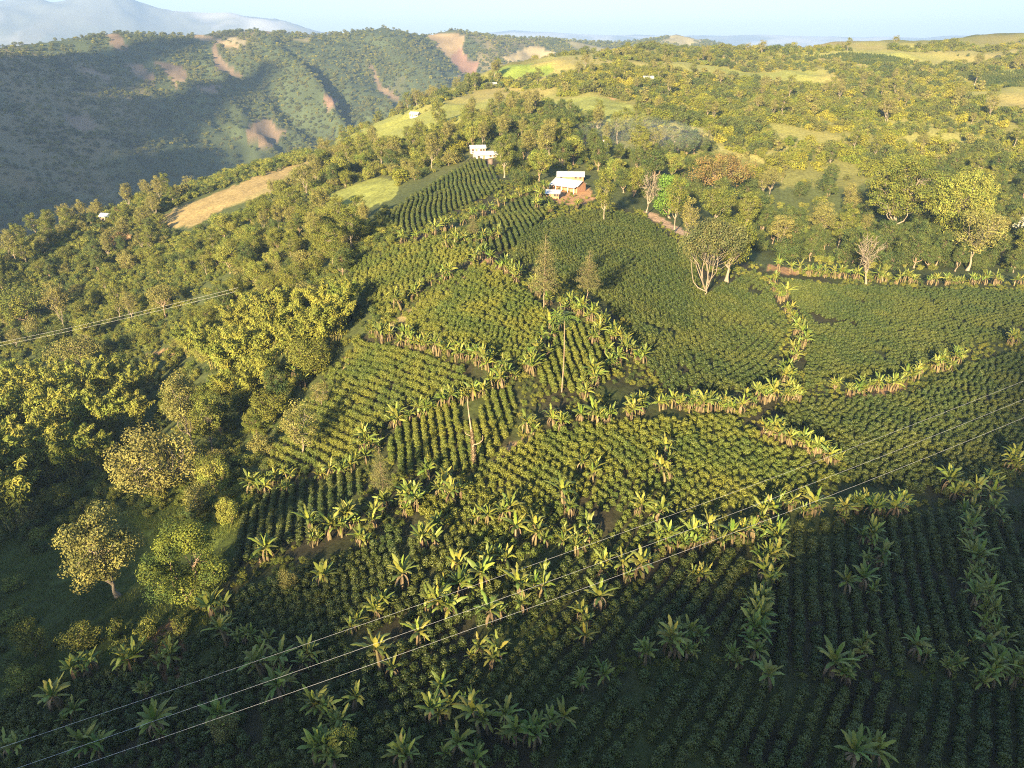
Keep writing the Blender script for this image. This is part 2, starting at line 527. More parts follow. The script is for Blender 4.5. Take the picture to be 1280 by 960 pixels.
C_FLOOR = (.05, .062, .022); C_PLANT = (.03, .027, .015); C_PASTURE = (.17, .185, .045); C_DRY = (.2, .165, .07); C_EARTH = (.27, .16, .08)
C_SLIDE = (.24, .145, .1); C_PATH = (.3, .21, .14); C_GRASS = (.035, .048, .011); C_HILL = (.16, .155, .045); C_MOUNT = (.042, .055, .024); C_TAN = (.21, .16, .07)

PLOTS = [
    ('bottom', [(690, 965), (705, 900), (745, 868), (800, 842), (900, 838), (960, 860), (1040, 864), (1160, 854), (1290, 876), (1290, 965)], (811, 937), (867, 840), 1.38, 0.85),
    ('lower_a', [(770, 815), (790, 750), (820, 705), (890, 655), (925, 665), (930, 770), (930, 825), (880, 820)], (819, 724), (837, 701), 1.35, 0.85),
    ('lower_b', [(935, 825), (935, 690), (960, 660), (1060, 652), (1150, 650), (1200, 635), (1290, 635), (1290, 850), (1160, 835), (1030, 845), (960, 840)], (1002, 810), (1006, 656), 1.38, 0.85),
    ('left_low', [(-10, 965), (-10, 885), (120, 850), (190, 815), (260, 790), (290, 745), (420, 700), (520, 650), (590, 680), (640, 700), (620, 760), (580, 820), (520, 965)], (460, 862), (524, 825), 1.3, 0.9),
    ('mid_low', [(520, 965), (580, 820), (620, 760), (650, 710), (780, 700), (795, 745), (765, 815), (705, 880), (685, 965)], (644, 862), (685, 817), 1.3, 0.9),
    ('mid_bushy', [(520, 648), (490, 635), (600, 605), (690, 640), (800, 645), (890, 645), (825, 700), (650, 703), (590, 675)], (500, 700), (545, 655), 1.2, 0.95),
    ('striped_left', [(285, 715), (312, 628), (350, 610), (455, 592), (452, 620), (425, 645), (400, 672), (330, 690)], (346, 668), (350, 623), 1.12, 0.66),
    ('striped_mid', [(480, 568), (505, 525), (560, 507), (640, 482), (648, 500), (635, 545), (600, 590), (500, 595)], (612, 531), (600, 481), 1.1, 0.65),
    ('bright_left', [(330, 590), (345, 555), (400, 480), (455, 430), (500, 440), (585, 462), (592, 480), (545, 500), (500, 515), (470, 545), (440, 585), (380, 590)], (456, 457), (531, 476), 1.3, 0.88),
    ('triangle', [(495, 405), (545, 360), (600, 328), (640, 352), (690, 397), (672, 430), (655, 455), (600, 450), (545, 435)], (560, 400), (640, 412), 1.25, 0.85),
    ('small_mid', [(668, 475), (690, 432), (715, 407), (755, 420), (783, 450), (760, 480), (700, 497)], (710, 422), (721, 450), 1.2, 0.75),
    ('bright_mid', [(590, 600), (640, 560), (690, 540), (800, 528), (915, 525), (945, 542), (1000, 570), (1050, 600), (990, 632), (890, 642), (800, 643), (690, 638)], (745, 545), (800, 585), 1.25, 0.88),
    ('right_mid', [(957, 530), (1000, 503), (1040, 502), (1140, 494), (1215, 455), (1290, 440), (1290, 592), (1245, 602), (1180, 622), (1065, 607), (1050, 580)], (1000, 540), (1080, 575), 1.2, 0.9),
    ('right_far', [(975, 350), (1050, 359), (1290, 366), (1290, 432), (1250, 425), (1210, 430), (1130, 466), (1040, 477), (1005, 492), (1010, 430), (1000, 390)], (1050, 420), (1130, 410), 1.15, 0.9),
    ('upper_dark', [(695, 275), (740, 265), (800, 270), (840, 300), (865, 325), (880, 372), (940, 338), (960, 362), (985, 410), (970, 450), (970, 480), (930, 490), (830, 490), (810, 462), (790, 410), (750, 372), (700, 347), (640, 332), (650, 292)], (800, 400), (860, 370), 1.1, 0.9),
    ('upper_left', [(480, 275), (510, 250), (598, 197), (620, 215), (627, 237), (560, 267), (510, 295)], (582, 220), (573, 194), 1.3, 0.75),
    ('upper_mid', [(570, 312), (600, 285), (640, 255), (685, 240), (695, 257), (660, 290), (640, 312), (600, 320)], (650, 261), (639, 239), 1.35, 0.75),
    ('upper_green', [(430, 337), (470, 318), (540, 298), (592, 302), (597, 318), (545, 345), (500, 390), (480, 395), (450, 365)], (500, 350), (560, 330), 1.3, 1.0),
    ('far_right', [(1018, 72), (1060, 66), (1120, 72), (1160, 82), (1100, 84)], (1060, 80), (1100, 76), 2.0, 1.3),
    ('far_edge', [(1190, 92), (1290, 88), (1290, 108), (1230, 110)], (1230, 100), (1270, 98), 2.0, 1.3),
]
COVER = [  # (colour, softness px, polygon, min distance, max distance)
    (C_FLOOR, 8, [(880, 255), (960, 235), (1100, 232), (1290, 235), (1290, 348), (960, 338), (890, 300)], 100, 420),  # dark floor colour stands in for shade lying in the hollow
    (C_GRASS, 8, [(-20, 900), (-20, 640), (60, 600), (200, 600), (320, 590), (330, 640), (285, 720), (260, 780), (150, 830)], 40, 160),
    ((.07, .09, .017), 8, [(150, 640), (190, 605), (330, 590), (320, 640), (260, 690), (190, 680)], 40, 200),
    (C_DRY, 3, [(195, 285), (200, 268), (240, 250), (300, 235), (385, 196), (392, 205), (340, 240), (280, 262), (240, 285)], 150, 480),
    (C_TAN, 2, [(200, 287), (205, 268), (250, 250), (345, 210), (385, 197), (370, 215), (300, 250), (250, 280)], 150, 480),
    (C_PASTURE, 3, [(395, 258), (420, 240), (470, 222), (500, 225), (495, 245), (460, 262), (405, 270)], 150, 480),
    (C_PASTURE, 3, [(675, 125), (740, 118), (790, 130), (815, 150), (780, 160), (720, 140)], 250, 700),
    ((.19, .18, .06), 4, [(760, 150), (830, 150), (920, 165), (1010, 175), (1000, 205), (930, 200), (850, 175)], 200, 700),
    ((.13, .17, .03), 2, [(612, 92), (640, 80), (690, 80), (690, 92), (640, 102)], 300, 800),
    (C_DRY, 3, [(895, 62), (930, 75), (945, 85), (910, 82)], 300, 900),
    (C_DRY, 3, [(1015, 72), (1090, 82), (1095, 88), (1050, 84)], 300, 900),
    ((.28, .2, .1), 3, [(745, 105), (770, 100), (790, 112), (760, 122)], 200, 900),
    ((.28, .2, .1), 3, [(905, 148), (925, 148), (925, 160), (908, 162)], 200, 900),
    (C_EARTH, 4, [(680, 250), (692, 232), (735, 232), (745, 250), (720, 258)], 120, 300),
    (C_PATH, 2, [(800, 262), (815, 265), (840, 280), (868, 296), (862, 302), (835, 287), (812, 272)], 100, 300),
    (C_PATH, 2, [(610, 200), (616, 200), (612, 212), (622, 222), (618, 226), (607, 214)], 100, 400),
    (C_EARTH, 3, [(1060, 488), (1085, 492), (1110, 484), (1135, 480), (1130, 490), (1090, 500), (1065, 497)], 70, 200),
    (C_EARTH, 2, [(606, 322), (640, 342), (642, 348), (620, 342), (604, 330)], 70, 300),
    (C_EARTH, 3, [(960, 328), (1000, 338), (995, 346), (960, 337)], 70, 300),
    (C_EARTH, 4, [(940, 540), (960, 532), (985, 550), (975, 556)], 70, 200),
    ((.2, .16, .07), 2, [(500, 395), (595, 328), (600, 332), (510, 400), (470, 418)], 70, 300),
    ((.2, .16, .07), 3, [(330, 585), (420, 460), (450, 430), (440, 455), (350, 570)], 70, 300),
    ((.22, .15, .08), 3, [(590, 598), (640, 555), (660, 545), (655, 553), (610, 592)], 70, 300),
    ((.12, .07, .035), 6, [(185, 800), (215, 770), (235, 800), (225, 860), (195, 850)], 50, 150),
    (C_EARTH, 4, [(125, 300), (150, 288), (175, 295), (140, 312)], 200, 500),
    (C_EARTH, 4, [(180, 445), (215, 435), (220, 442), (190, 450)], 100, 400),
]
SLIDES = [((.36, .22, .13), [(240, 45), (258, 38), (275, 52), (300, 60), (285, 62), (255, 50)]), (C_SLIDE, [(193, 80), (232, 82), (236, 103), (222, 106), (205, 92)]),
          (C_SLIDE, [(95, 78), (140, 92), (135, 100), (108, 92)]), (C_SLIDE, [(150, 85), (178, 85), (195, 102), (175, 98)]), (C_SLIDE, [(128, 40), (150, 45), (160, 65), (140, 60)]),
          (C_SLIDE, [(75, 140), (110, 145), (135, 165), (100, 168)]), ((.3, .16, .12), [(398, 122), (412, 114), (422, 126), (412, 134)]), ((.28, .16, .11), [(245, 108), (275, 108), (270, 120), (250, 118)]),
          ((.38, .23, .13), [(535, 46), (575, 44), (580, 60), (600, 80), (580, 98), (560, 75)]), ((.34, .17, .13), [(578, 62), (600, 78), (598, 92), (578, 98), (565, 80)]),
          ((.4, .27, .15), [(632, 68), (660, 58), (690, 65), (680, 78), (645, 76)]), ((.26, .19, .1), [(360, 45), (385, 42), (380, 52), (365, 52)]), (C_SLIDE, [(300, 160), (330, 150), (360, 165), (330, 185)]),
          ((.25, .17, .11), [(320, 36), (345, 34), (345, 40), (325, 40)]), ((.34, .24, .15), [(280, 46), (304, 50), (300, 58), (284, 54)]), ((.3, .22, .11), [(700, 48), (740, 60), (790, 66), (760, 70), (715, 62)]),
          ((.34, .25, .14), [(820, 50), (850, 42), (880, 50), (860, 60)]), (C_SLIDE, [(265, 50), (282, 80), (300, 100), (290, 104), (270, 86)]), (C_SLIDE, [(455, 70), (490, 110), (500, 124), (480, 116)])]


def build_terrain():
    front = np.arange(-46, 46.01, .17)
    rest = np.concatenate([np.arange(-180, -46, 2.4), np.arange(48, 180, 2.4)])
    az = np.radians(np.sort(np.concatenate([front, rest])))
    na = len(az)
    rr = [4.0]
    while rr[-1] < 15000:
        rr.append(rr[-1] * 1.0105)
    rr = np.array(rr); nr = len(rr)
    Rr, Aa = np.meshgrid(rr, az, indexing='ij')
    X = Rr * np.sin(Aa); Y = Rr * np.cos(Aa)
    Z = height(X, Y)
    V = np.concatenate([np.stack([X, Y, Z], -1).reshape(-1, 3), [[0, 0, float(height(np.array([0.]), np.array([0.]))[0])]]])
    i = np.arange(nr - 1)[:, None]; j = np.arange(na)[None]
    jn = (j + 1) % na
    F = np.stack([i * na + j, (i + 1) * na + j, (i + 1) * na + jn, i * na + jn], -1).reshape(-1, 4)
    c = len(V) - 1
    j = np.arange(na)
    Fc = np.stack([np.full(na, c), j, (j + 1) % na, np.full(na, c)], -1)
    # cover of the ground
    x, y, z = V[:, 0], V[:, 1], V[:, 2]
    u, v, zc = project(V)
    D = np.hypot(x, y)
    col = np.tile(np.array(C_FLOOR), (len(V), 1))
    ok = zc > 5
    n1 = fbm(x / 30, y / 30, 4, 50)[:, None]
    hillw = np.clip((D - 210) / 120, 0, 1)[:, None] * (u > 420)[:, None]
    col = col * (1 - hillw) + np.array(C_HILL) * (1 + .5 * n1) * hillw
    cl = np.clip((-.13 - fbm(x / 62 + 3, y / 62, 3, 15)) * 14 + .3, 0, 1)[:, None] * hillw
    pal = np.clip(.5 + fbm(x / 90, y / 90, 3, 52) * 1.6, 0, 1)[:, None]
    col = col * (1 - cl) + (np.array((.17, .18, .042)) * pal + np.array((.2, .17, .06)) * (1 - pal)) * cl
    mw = np.clip((D - 650) / 200, 0, 1)[:, None]
    mc = np.array(C_MOUNT) * (1 + .5 * n1)
    # distant rock and pasture bands on the far mountain
    brown = np.clip((fbm(x / 160, y / 160, 4, 61) - .12) * 5, 0, 1)[:, None]
    mc = mc * (1 - .55 * brown) + np.array((.17, .13, .07)) * .55 * brown
    col = col * (1 - mw) + mc * mw
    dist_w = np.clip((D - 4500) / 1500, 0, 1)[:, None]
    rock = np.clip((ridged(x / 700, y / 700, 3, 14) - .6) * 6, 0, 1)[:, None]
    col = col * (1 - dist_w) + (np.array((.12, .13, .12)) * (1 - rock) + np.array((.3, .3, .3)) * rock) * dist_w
    ju = u + 5 * fbm(x / 3, y / 3, 3, 40) * np.clip(120 / np.maximum(D, 1), .2, 1.5); jv = v + 4 * fbm(x / 3, y / 3, 3, 41) * np.clip(120 / np.maximum(D, 1), .2, 1.5)
    global PLANT
    far_j = np.clip((D - 180) / 200, 0, 1)
    ju = ju + 9 * far_j * fbm(x / 22, y / 22, 4, 45); jv = jv + 6 * far_j * fbm(x / 22, y / 22, 4, 46)
    plant = PLANT = [(-20, 980), (-20, 900), (150, 830), (285, 720), (310, 625), (345, 555), (400, 470), (480, 400), (430, 340), (480, 270), (600, 190), (700, 235), (800, 262), (870, 300), (960, 335), (1300, 352), (1300, 980)]
    m = ok & inpoly(ju, jv, plant) & (D < 330)
    g = np.clip(.5 + fbm(x / 7, y / 7, 4, 77) * 1.3, 0, 1)[:, None]
    pc = np.array(C_PLANT) * (1 - g) + np.array((.04, .05, .016)) * g  # plot ground darkened, with the shade between rows in its colour
    col[m] = pc[m]
    for c_, soft, poly, d0, d1 in COVER:
        m = ok & inpoly(ju, jv, poly) & (D > d0) & (D < d1)
        col[m] = np.array(c_) * (1 + .3 * fbm(x[m] / 4, y[m] / 4, 3, 9))[:, None]
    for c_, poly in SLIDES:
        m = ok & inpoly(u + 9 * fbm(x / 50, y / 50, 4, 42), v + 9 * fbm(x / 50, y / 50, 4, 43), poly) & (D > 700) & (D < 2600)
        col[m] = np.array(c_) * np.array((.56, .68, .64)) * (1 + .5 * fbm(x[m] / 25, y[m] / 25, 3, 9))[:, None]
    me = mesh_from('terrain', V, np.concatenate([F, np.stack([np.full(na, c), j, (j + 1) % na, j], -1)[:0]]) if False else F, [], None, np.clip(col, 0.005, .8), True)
    m, nt, out = new_mat('ground_cover')
    at = N(nt, 'ShaderNodeAttribute', attribute_name='tint')
    tc = N(nt, 'ShaderNodeNewGeometry')
    nz = N(nt, 'ShaderNodeTexNoise'); nz.inputs['Scale'].default_value = .9; nz.inputs['Detail'].default_value = 8; nz.inputs['Roughness'].default_value = .7
    nt.links.new(tc.outputs['Position'], nz.inputs['Vector'])
    mr = N(nt, 'ShaderNodeMapRange'); mr.inputs[1].default_value = .3; mr.inputs[2].default_value = .7; mr.inputs[3].default_value = .55; mr.inputs[4].default_value = 1.45
    nt.links.new(nz.outputs['Fac'], mr.inputs[0])
    col_ = mixrgb(nt, 1.0, at.outputs['Color'], mr.outputs[0], 'MULTIPLY')
    p = N(nt, 'ShaderNodeBsdfPrincipled'); nt.links.new(col_, p.inputs['Base Color']); p.inputs['Roughness'].default_value = .95; p.inputs['Specular IOR Level'].default_value = .1
    bn = N(nt, 'ShaderNodeBump'); bn.inputs['Strength'].default_value = .7; bn.inputs['Distance'].default_value = .35
    nt.links.new(nz.outputs['Fac'], bn.inputs['Height']); nt.links.new(bn.outputs[0], p.inputs['Normal'])
    nt.links.new(p.outputs[0], out.inputs['Surface'])
    me.materials.append(m)
    o = link('terrain', me)
    tag(o, kind='structure')
    return o


build_terrain()


def hz(x, y):
    return float(height(np.array([float(x)]), np.array([float(y)]))[0])


# ------------------------------------------------------------------ plant generators (unit: metres, base at the origin)
def limb(g, a, b, r0, r1, rng, bend=.12, n=6, sides=6):
    a = np.asarray(a, float); b = np.asarray(b, float)
    t = np.linspace(0, 1, n)[:, None]
    L = np.linalg.norm(b - a)
    off = rng.normal(size=3) * bend * L
    off2 = rng.normal(size=3) * bend * L * .5
    P = a + (b - a) * t + off * (np.sin(t * PI)) + off2 * np.sin(t * 2 * PI) + np.array([0, 0, 1]) * 0
    tube(g, P, r0 + (r1 - r0) * t[:, 0], sides)
    return P


def gen_tree(seed, h=9, cw=6, ch=5, trunk_r=.2, nclump=34, nleaf=70, leaf=.34, shape='round', open_=.0, bare=False, forks=5, cr=.26, detail=1.0, fork_h=None):
    """returns (trunk Geo, crown Geo)"""
    rng = np.random.default_rng(seed)
    tg, cg = Geo(), Geo()
    base_c = h - ch
    top = np.array([rng.normal() * .25, rng.normal() * .25, h - ch * .45])
    fork = np.array([top[0] * .5, top[1] * .5, max(base_c * .85, .6) if fork_h is None else fork_h])
    # trunk with root flare
    t = np.linspace(0, 1, 7)
    P = np.stack([fork[0] * t + .12 * np.sin(t * 4 + seed), fork[1] * t + .1 * np.sin(t * 3 + seed), fork[2] * t - .35 * (t == 0)], -1)
    tube(tg, P, trunk_r * (1.45 * np.exp(-t * 6) + 1 - .35 * t), 7)
    # clump centres
    cs = []
    for i in range(nclump):
        for _ in range(30):
            d = rand_dirs(1, rng)[0]
            rr = rng.uniform(.25, 1) ** .5
            p = d * rr
            if shape == 'umbrella':
                p[2] = abs(p[2]) * .9 - .1 + .25 * (1 - rr)
            elif shape in ('cone', 'feather'):
                zz = rng.uniform(0, 1) ** 1.15; ang = rng.uniform(0, 2 * PI); w = (1 - zz) ** .75 * rng.uniform(.25, 1)
                p = np.array([math.cos(ang) * w, math.sin(ang) * w, zz * 2 - 1])
            elif shape == 'feather':
                zz = rng.uniform(0, 1); ang = rng.uniform(0, 2 * PI); w = math.sin(PI * (.1 + .78 * zz ** .85)) ** .55 * rng.uniform(.15, 1.15)
                p = np.array([math.cos(ang) * w, math.sin(ang) * w, zz * 2 - 1])
            elif shape == 'column':
                p = np.array([p[0] * .8, p[1] * .8, rng.uniform(-1, 1)])
            elif shape == 'flat':
                p[2] = p[2] * .5 + .35
            if all(np.linalg.norm((p - q)) > .22 for q in cs) or _ == 29:
                cs.append(p); break
    cs = np.array(cs)
    lop = 1 + .22 * np.sin(np.arctan2(cs[:, 1], cs[:, 0]) * 2 + seed) + .15 * np.sin(np.arctan2(cs[:, 1], cs[:, 0]) * 3 + seed * 2)
    C = cs * np.array([cw / 2, cw / 2, ch / 2]) * np.stack([lop, lop, np.ones_like(lop)], -1) * .86 + np.array([top[0], top[1], base_c + ch / 2])
    # limbs to groups of clumps
    order = rng.permutation(len(C))
    mains = C[order[:forks]]
    ends = []
    if shape in ('cone', 'feather'):
        limb(tg, fork, (top[0], top[1], h * .97), trunk_r * .68, .03, rng, .01, 8)
        for c in C:
            limb(tg, (top[0], top[1], max(fork[2], c[2] - .25)), c, trunk_r * .22, .015, rng, .05, 4, 4)
    else:
        for e in mains:
            e2 = fork + (e - fork) * .72
            limb(tg, fork - np.array([0, 0, .15]), e2, trunk_r * .62, trunk_r * .25, rng, .09)
            ends.append(e2)
        ends = np.array(ends)
        for c in C:
            k = np.argmin(((ends - c) ** 2).sum(1))
            s = fork + (ends[k] - fork) * rng.uniform(.55, 1)
            limb(tg, s, c, trunk_r * .22, .02, rng, .1, 5, 4)
            if bare:
                for _ in range(7):
                    e = c + rand_dirs(1, rng)[0] * rng.uniform(.5, 1.1) * cw * .16 + np.array([0, 0, .25])
                    limb(tg, s + (c - s) * rng.uniform(.4, 1), e, .045, .015, rng, .1, 4, 3)
    for c in C:
        r = cr * cw * .5 * rng.uniform(.75, 1.25)
        ct = rng.uniform(.82, 1.18)
        n = int(nleaf * detail * (1 - open_) * rng.uniform(.7, 1.2))
        if shape in ('cone', 'feather'):
            clump(cg, c, (r * 1.4, r * 1.4, r * .8), n, leaf, rng, .5, .4, .05, tint=(.7, 1.2), ct=ct)
        else:
            clump(cg, c, (r * 1.15, r * 1.15, r * .85), n, leaf, rng, .9, .6, .45, ct=ct)
    return tg, cg


def gen_bamboo(seed, h=12, n=16, spread=3.2, leaf=.5, nl=230, cheap=False):
    rng = np.random.default_rng(seed)
    cu, fo = Geo(), Geo()
    for i in range(n):
        a = rng.uniform(0, 2 * PI); r0 = rng.uniform(0, 1.1)
        b = np.array([math.cos(a) * r0, math.sin(a) * r0, -.3])
        lean = rng.uniform(.25, 1.0) * spread; hh = h * rng.uniform(.72, 1.05)
        t = np.linspace(0, 1, 11)
        out = lean * (t ** 2.4) * 1.2
        P = np.stack([b[0] + math.cos(a) * out, b[1] + math.sin(a) * out, hh * (t - .22 * t ** 4) + b[2]], -1)
        tube(cu, P, .06 * (1 - .75 * t), 5)
        m = int(nl * (0.5 if cheap else 1))
        tt = rng.beta(3.2, 1.25, m) * .93 + .07
        Q = np.stack([np.interp(tt, t, P[:, k]) for k in range(3)], -1)
        w = (.25 + 1.15 * np.sin(np.clip((tt - .15) / .85, 0, 1) * PI) ** .8)
        d = rand_dirs(m, rng); d[:, 2] = d[:, 2] * .5 - .15
        Q = Q + d * (w * rng.uniform(.2, 1, m))[:, None] - np.array([0, 0, 1]) * (.35 * w * rng.uniform(0, 1, m))[:, None]
        ct = rng.uniform(.8, 1.2)
        Nn = d * .8 + np.array([0, 0, .7]) + rand_dirs(m, rng) * .4
        leaves(fo, Q, Nn, leaf, rng, .34, (.75 * ct, 1.25 * ct), droop=.9)
    return cu, fo


def gen_banana(seed, stems=1, dry=5, h=2.6):
    rng = np.random.default_rng(seed)
    st, lf, dr = Geo(), Geo(), Geo()
    for s in range(stems):
        a0 = rng.uniform(0, 2 * PI); off = 0 if stems == 1 else rng.uniform(.45, 1.0)
        hh = h * (rng.uniform(.9, 1.1) if s == 0 else rng.uniform(.55, 1.0))
        k = hh / 2.1
        b = np.array([math.cos(a0) * off, math.sin(a0) * off, 0]); lean = rng.normal(size=2) * .14
        t = np.linspace(0, 1, 6)
        P = np.stack([b[0] + lean[0] * t ** 1.5 * hh, b[1] + lean[1] * t ** 1.5 * hh, hh * t - .25 * (t == 0)], -1)
        tube(st, P, .17 * k * (1.25 - .7 * t), 7)
        top = P[-1]
        nl = rng.integers(10, 14); ph = rng.uniform(0, 2 * PI)
        for i in range(nl):
            f = i / (nl - 1)                      # 0 = oldest and lowest, 1 = the newest upright leaf
            az = ph + i * 2.4 + rng.normal() * .25
            L = (2.1 - .5 * abs(f - .55)) * k * rng.uniform(.8, 1.15); W = .5 * k * rng.uniform(.85, 1.1)
            el = math.radians(26 + 56 * f ** 1.0 + rng.normal() * 9)
            sag = (1.25 - .75 * f) * rng.uniform(.7, 1.25)
            m = 11; tt = np.linspace(0, 1, m)
            ang = el - sag * tt ** 1.3
            if rng.uniform() < .25:      # a leaf with a broken midrib hangs down
                ang = ang - np.clip((tt - rng.uniform(.3, .7)) * 5, 0, 1) * rng.uniform(.6, 1.4)
            ds = L / (m - 1)
            rad = np.concatenate([[0], np.cumsum(np.cos(ang[:-1]) * ds)]); zz = np.concatenate([[0], np.cumsum(np.sin(ang[:-1]) * ds)])
            dirh = np.array([math.cos(az), math.sin(az), 0]); side = np.array([-math.sin(az), math.cos(az), 0])
            mid = top + dirh * rad[:, None] + np.array([0, 0, 1]) * (zz[:, None] - .1 * (1 - f))
            w = W * np.clip(np.sin(np.clip((tt - .1) / .9, 0, 1) ** .7 * PI), 0.03, 1) ** .55 * .5
            tear = 1 - rng.uniform(0, .75, m) ** 1.5 * (tt > .2)
            nrm = np.cross(np.stack([dirh[0] * np.cos(ang), dirh[1] * np.cos(ang), np.sin(ang)], -1), side) * -1
            roll = rng.normal() * .3
            e1 = mid + side * (w * tear)[:, None] * math.cos(roll) + nrm * (w * (.28 + math.sin(roll)))[:, None]
            e2 = mid - side * (w * tear[::-1])[:, None] * math.cos(roll) + nrm * (w * (.28 - math.sin(roll)))[:, None]
            V = np.stack([e1, mid, e2], 1).reshape(-1, 3)
            F = []
            for q in range(m - 1):
                F += [(q * 3, q * 3 + 1, q * 3 + 4, q * 3 + 3), (q * 3 + 1, q * 3 + 2, q * 3 + 5, q * 3 + 4)]
            ti = rng.uniform(.65, 1.25)
            lf.add(V, F, np.array([ti * rng.uniform(.9, 1.35), ti, ti * rng.uniform(.8, 1.2)]))
        nd = max(1, rng.integers(dry - 1, dry + 3))
        for i in range(nd):
            az = rng.uniform(0, 2 * PI); L = rng.uniform(1.2, 2.0) * k; m = 6; tt = np.linspace(0, 1, m)
            z0 = hh * rng.uniform(.72, .98)
            cx = np.interp(z0 / hh, t, P[:, 0]); cy = np.interp(z0 / hh, t, P[:, 1])
            dirh = np.array([math.cos(az), math.sin(az), 0]); side = np.array([-math.sin(az), math.cos(az), 0])
            rad = .12 + (.55 * np.sin(tt * PI * .62)) * k * rng.uniform(.7, 1.3)
            zz = z0 + .18 * np.sin(tt * PI) - L * tt ** 1.35
            zz = np.maximum(zz, .05 + .1 * tt)
            mid = np.array([cx, cy, 0]) + dirh * rad[:, None] + np.array([0, 0, 1]) * zz[:, None]
            w = .13 * k * (np.sin(tt * PI * .9 + .25)) * rng.uniform(.6, 1.4)
            e1 = mid + side * w[:, None] + dirh * .05; e2 = mid - side * w[:, None] + dirh * .05
            V = np.stack([e1, mid, e2], 1).reshape(-1, 3); F = []
            for q in range(m - 1):
                F += [(q * 3, q * 3 + 1, q * 3 + 4, q * 3 + 3), (q * 3 + 1, q * 3 + 2, q * 3 + 5, q * 3 + 4)]
            ti = rng.uniform(.7, 1.25)
            dr.add(V, F, np.array([ti, ti, ti]))
    return st, lf, dr


def gen_bush(seed, w=1.12, h=1.22, nleaf=640, leaf=.15, lumps=11):
    """coffee bush: tiers of glossy leaves on a rounded cone reaching the ground"""
    rng = np.random.default_rng(seed)
    g = Geo()
    for i in range(lumps):
        z = h * (.14 + .72 * (i / (lumps - 1))); a = i * 2.4 + rng.normal() * .3
        rmax = w / 2 * (1 - .85 * max(0, (z / h - .35) / .65) ** 1.6) * .62
        r = rmax * rng.uniform(.6, 1)
        clump(g, (math.cos(a) * r, math.sin(a) * r, z), (w * .27, w * .27, h * .17), nleaf // lumps, leaf, rng, 1.0, .48, .45, ct=rng.uniform(.8, 1.2))
    return g


# ------------------------------------------------------------------ instancer for uncountable stuff
def stuff_points(name, P, rz, sc, idx, sources, label, cat):
    me = bpy.data.meshes.new(name)
    n = len(P)
    me.vertices.add(n); me.vertices.foreach_set('co', np.asarray(P, np.float32).ravel())
    for nm, arr, ty in (('rotz', rz, 'FLOAT'), ('siz', sc, 'FLOAT'), ('pick', idx, 'INT')):
        a = me.attributes.new(nm, ty, 'POINT'); a.data.foreach_set('value', np.asarray(arr, np.int32 if ty == 'INT' else np.float32))
    o = link(name, me); tag(o, label, cat, kind='stuff')
    ng = bpy.data.node_groups.new(name + '_scatter', 'GeometryNodeTree')
    ng.interface.new_socket('Geometry', in_out='INPUT', socket_type='NodeSocketGeometry')
    ng.interface.new_socket('Geometry', in_out='OUTPUT', socket_type='NodeSocketGeometry')
    gi = ng.nodes.new('NodeGroupInput'); go = ng.nodes.new('NodeGroupOutput')
    iop = ng.nodes.new('GeometryNodeInstanceOnPoints')
    join = ng.nodes.new('GeometryNodeJoinGeometry')
    for s in reversed(sources):      # the join node hands its inputs on last first
        oi = ng.nodes.new('GeometryNodeObjectInfo'); oi.transform_space = 'ORIGINAL'
        oi.inputs['Object'].default_value = s; oi.inputs['As Instance'].default_value = True
        ng.links.new(oi.outputs['Geometry'], join.inputs[0])
    def attr(nm, ty):
        a = ng.nodes.new('GeometryNodeInputNamedAttribute'); a.data_type = ty; a.inputs['Name'].default_value = nm
        return a.outputs['Attribute']
    cx = ng.nodes.new('ShaderNodeCombineXYZ'); ng.links.new(attr('rotz', 'FLOAT'), cx.inputs[2])
    e2r = ng.nodes.new('FunctionNodeEulerToRotation'); ng.links.new(cx.outputs[0], e2r.inputs[0])
    ng.links.new(gi.outputs[0], iop.inputs['Points']); ng.links.new(join.outputs[0], iop.inputs['Instance'])
    iop.inputs['Pick Instance'].default_value = True
    ng.links.new(attr('pick', 'INT'), iop.inputs['Instance Index'])
    ng.links.new(e2r.outputs[0], iop.inputs['Rotation']); ng.links.new(attr('siz', 'FLOAT'), iop.inputs['Scale'])
    ng.links.new(iop.outputs[0], go.inputs[0])
    md = o.modifiers.new('scatter', 'NODES'); md.node_group = ng
    return o


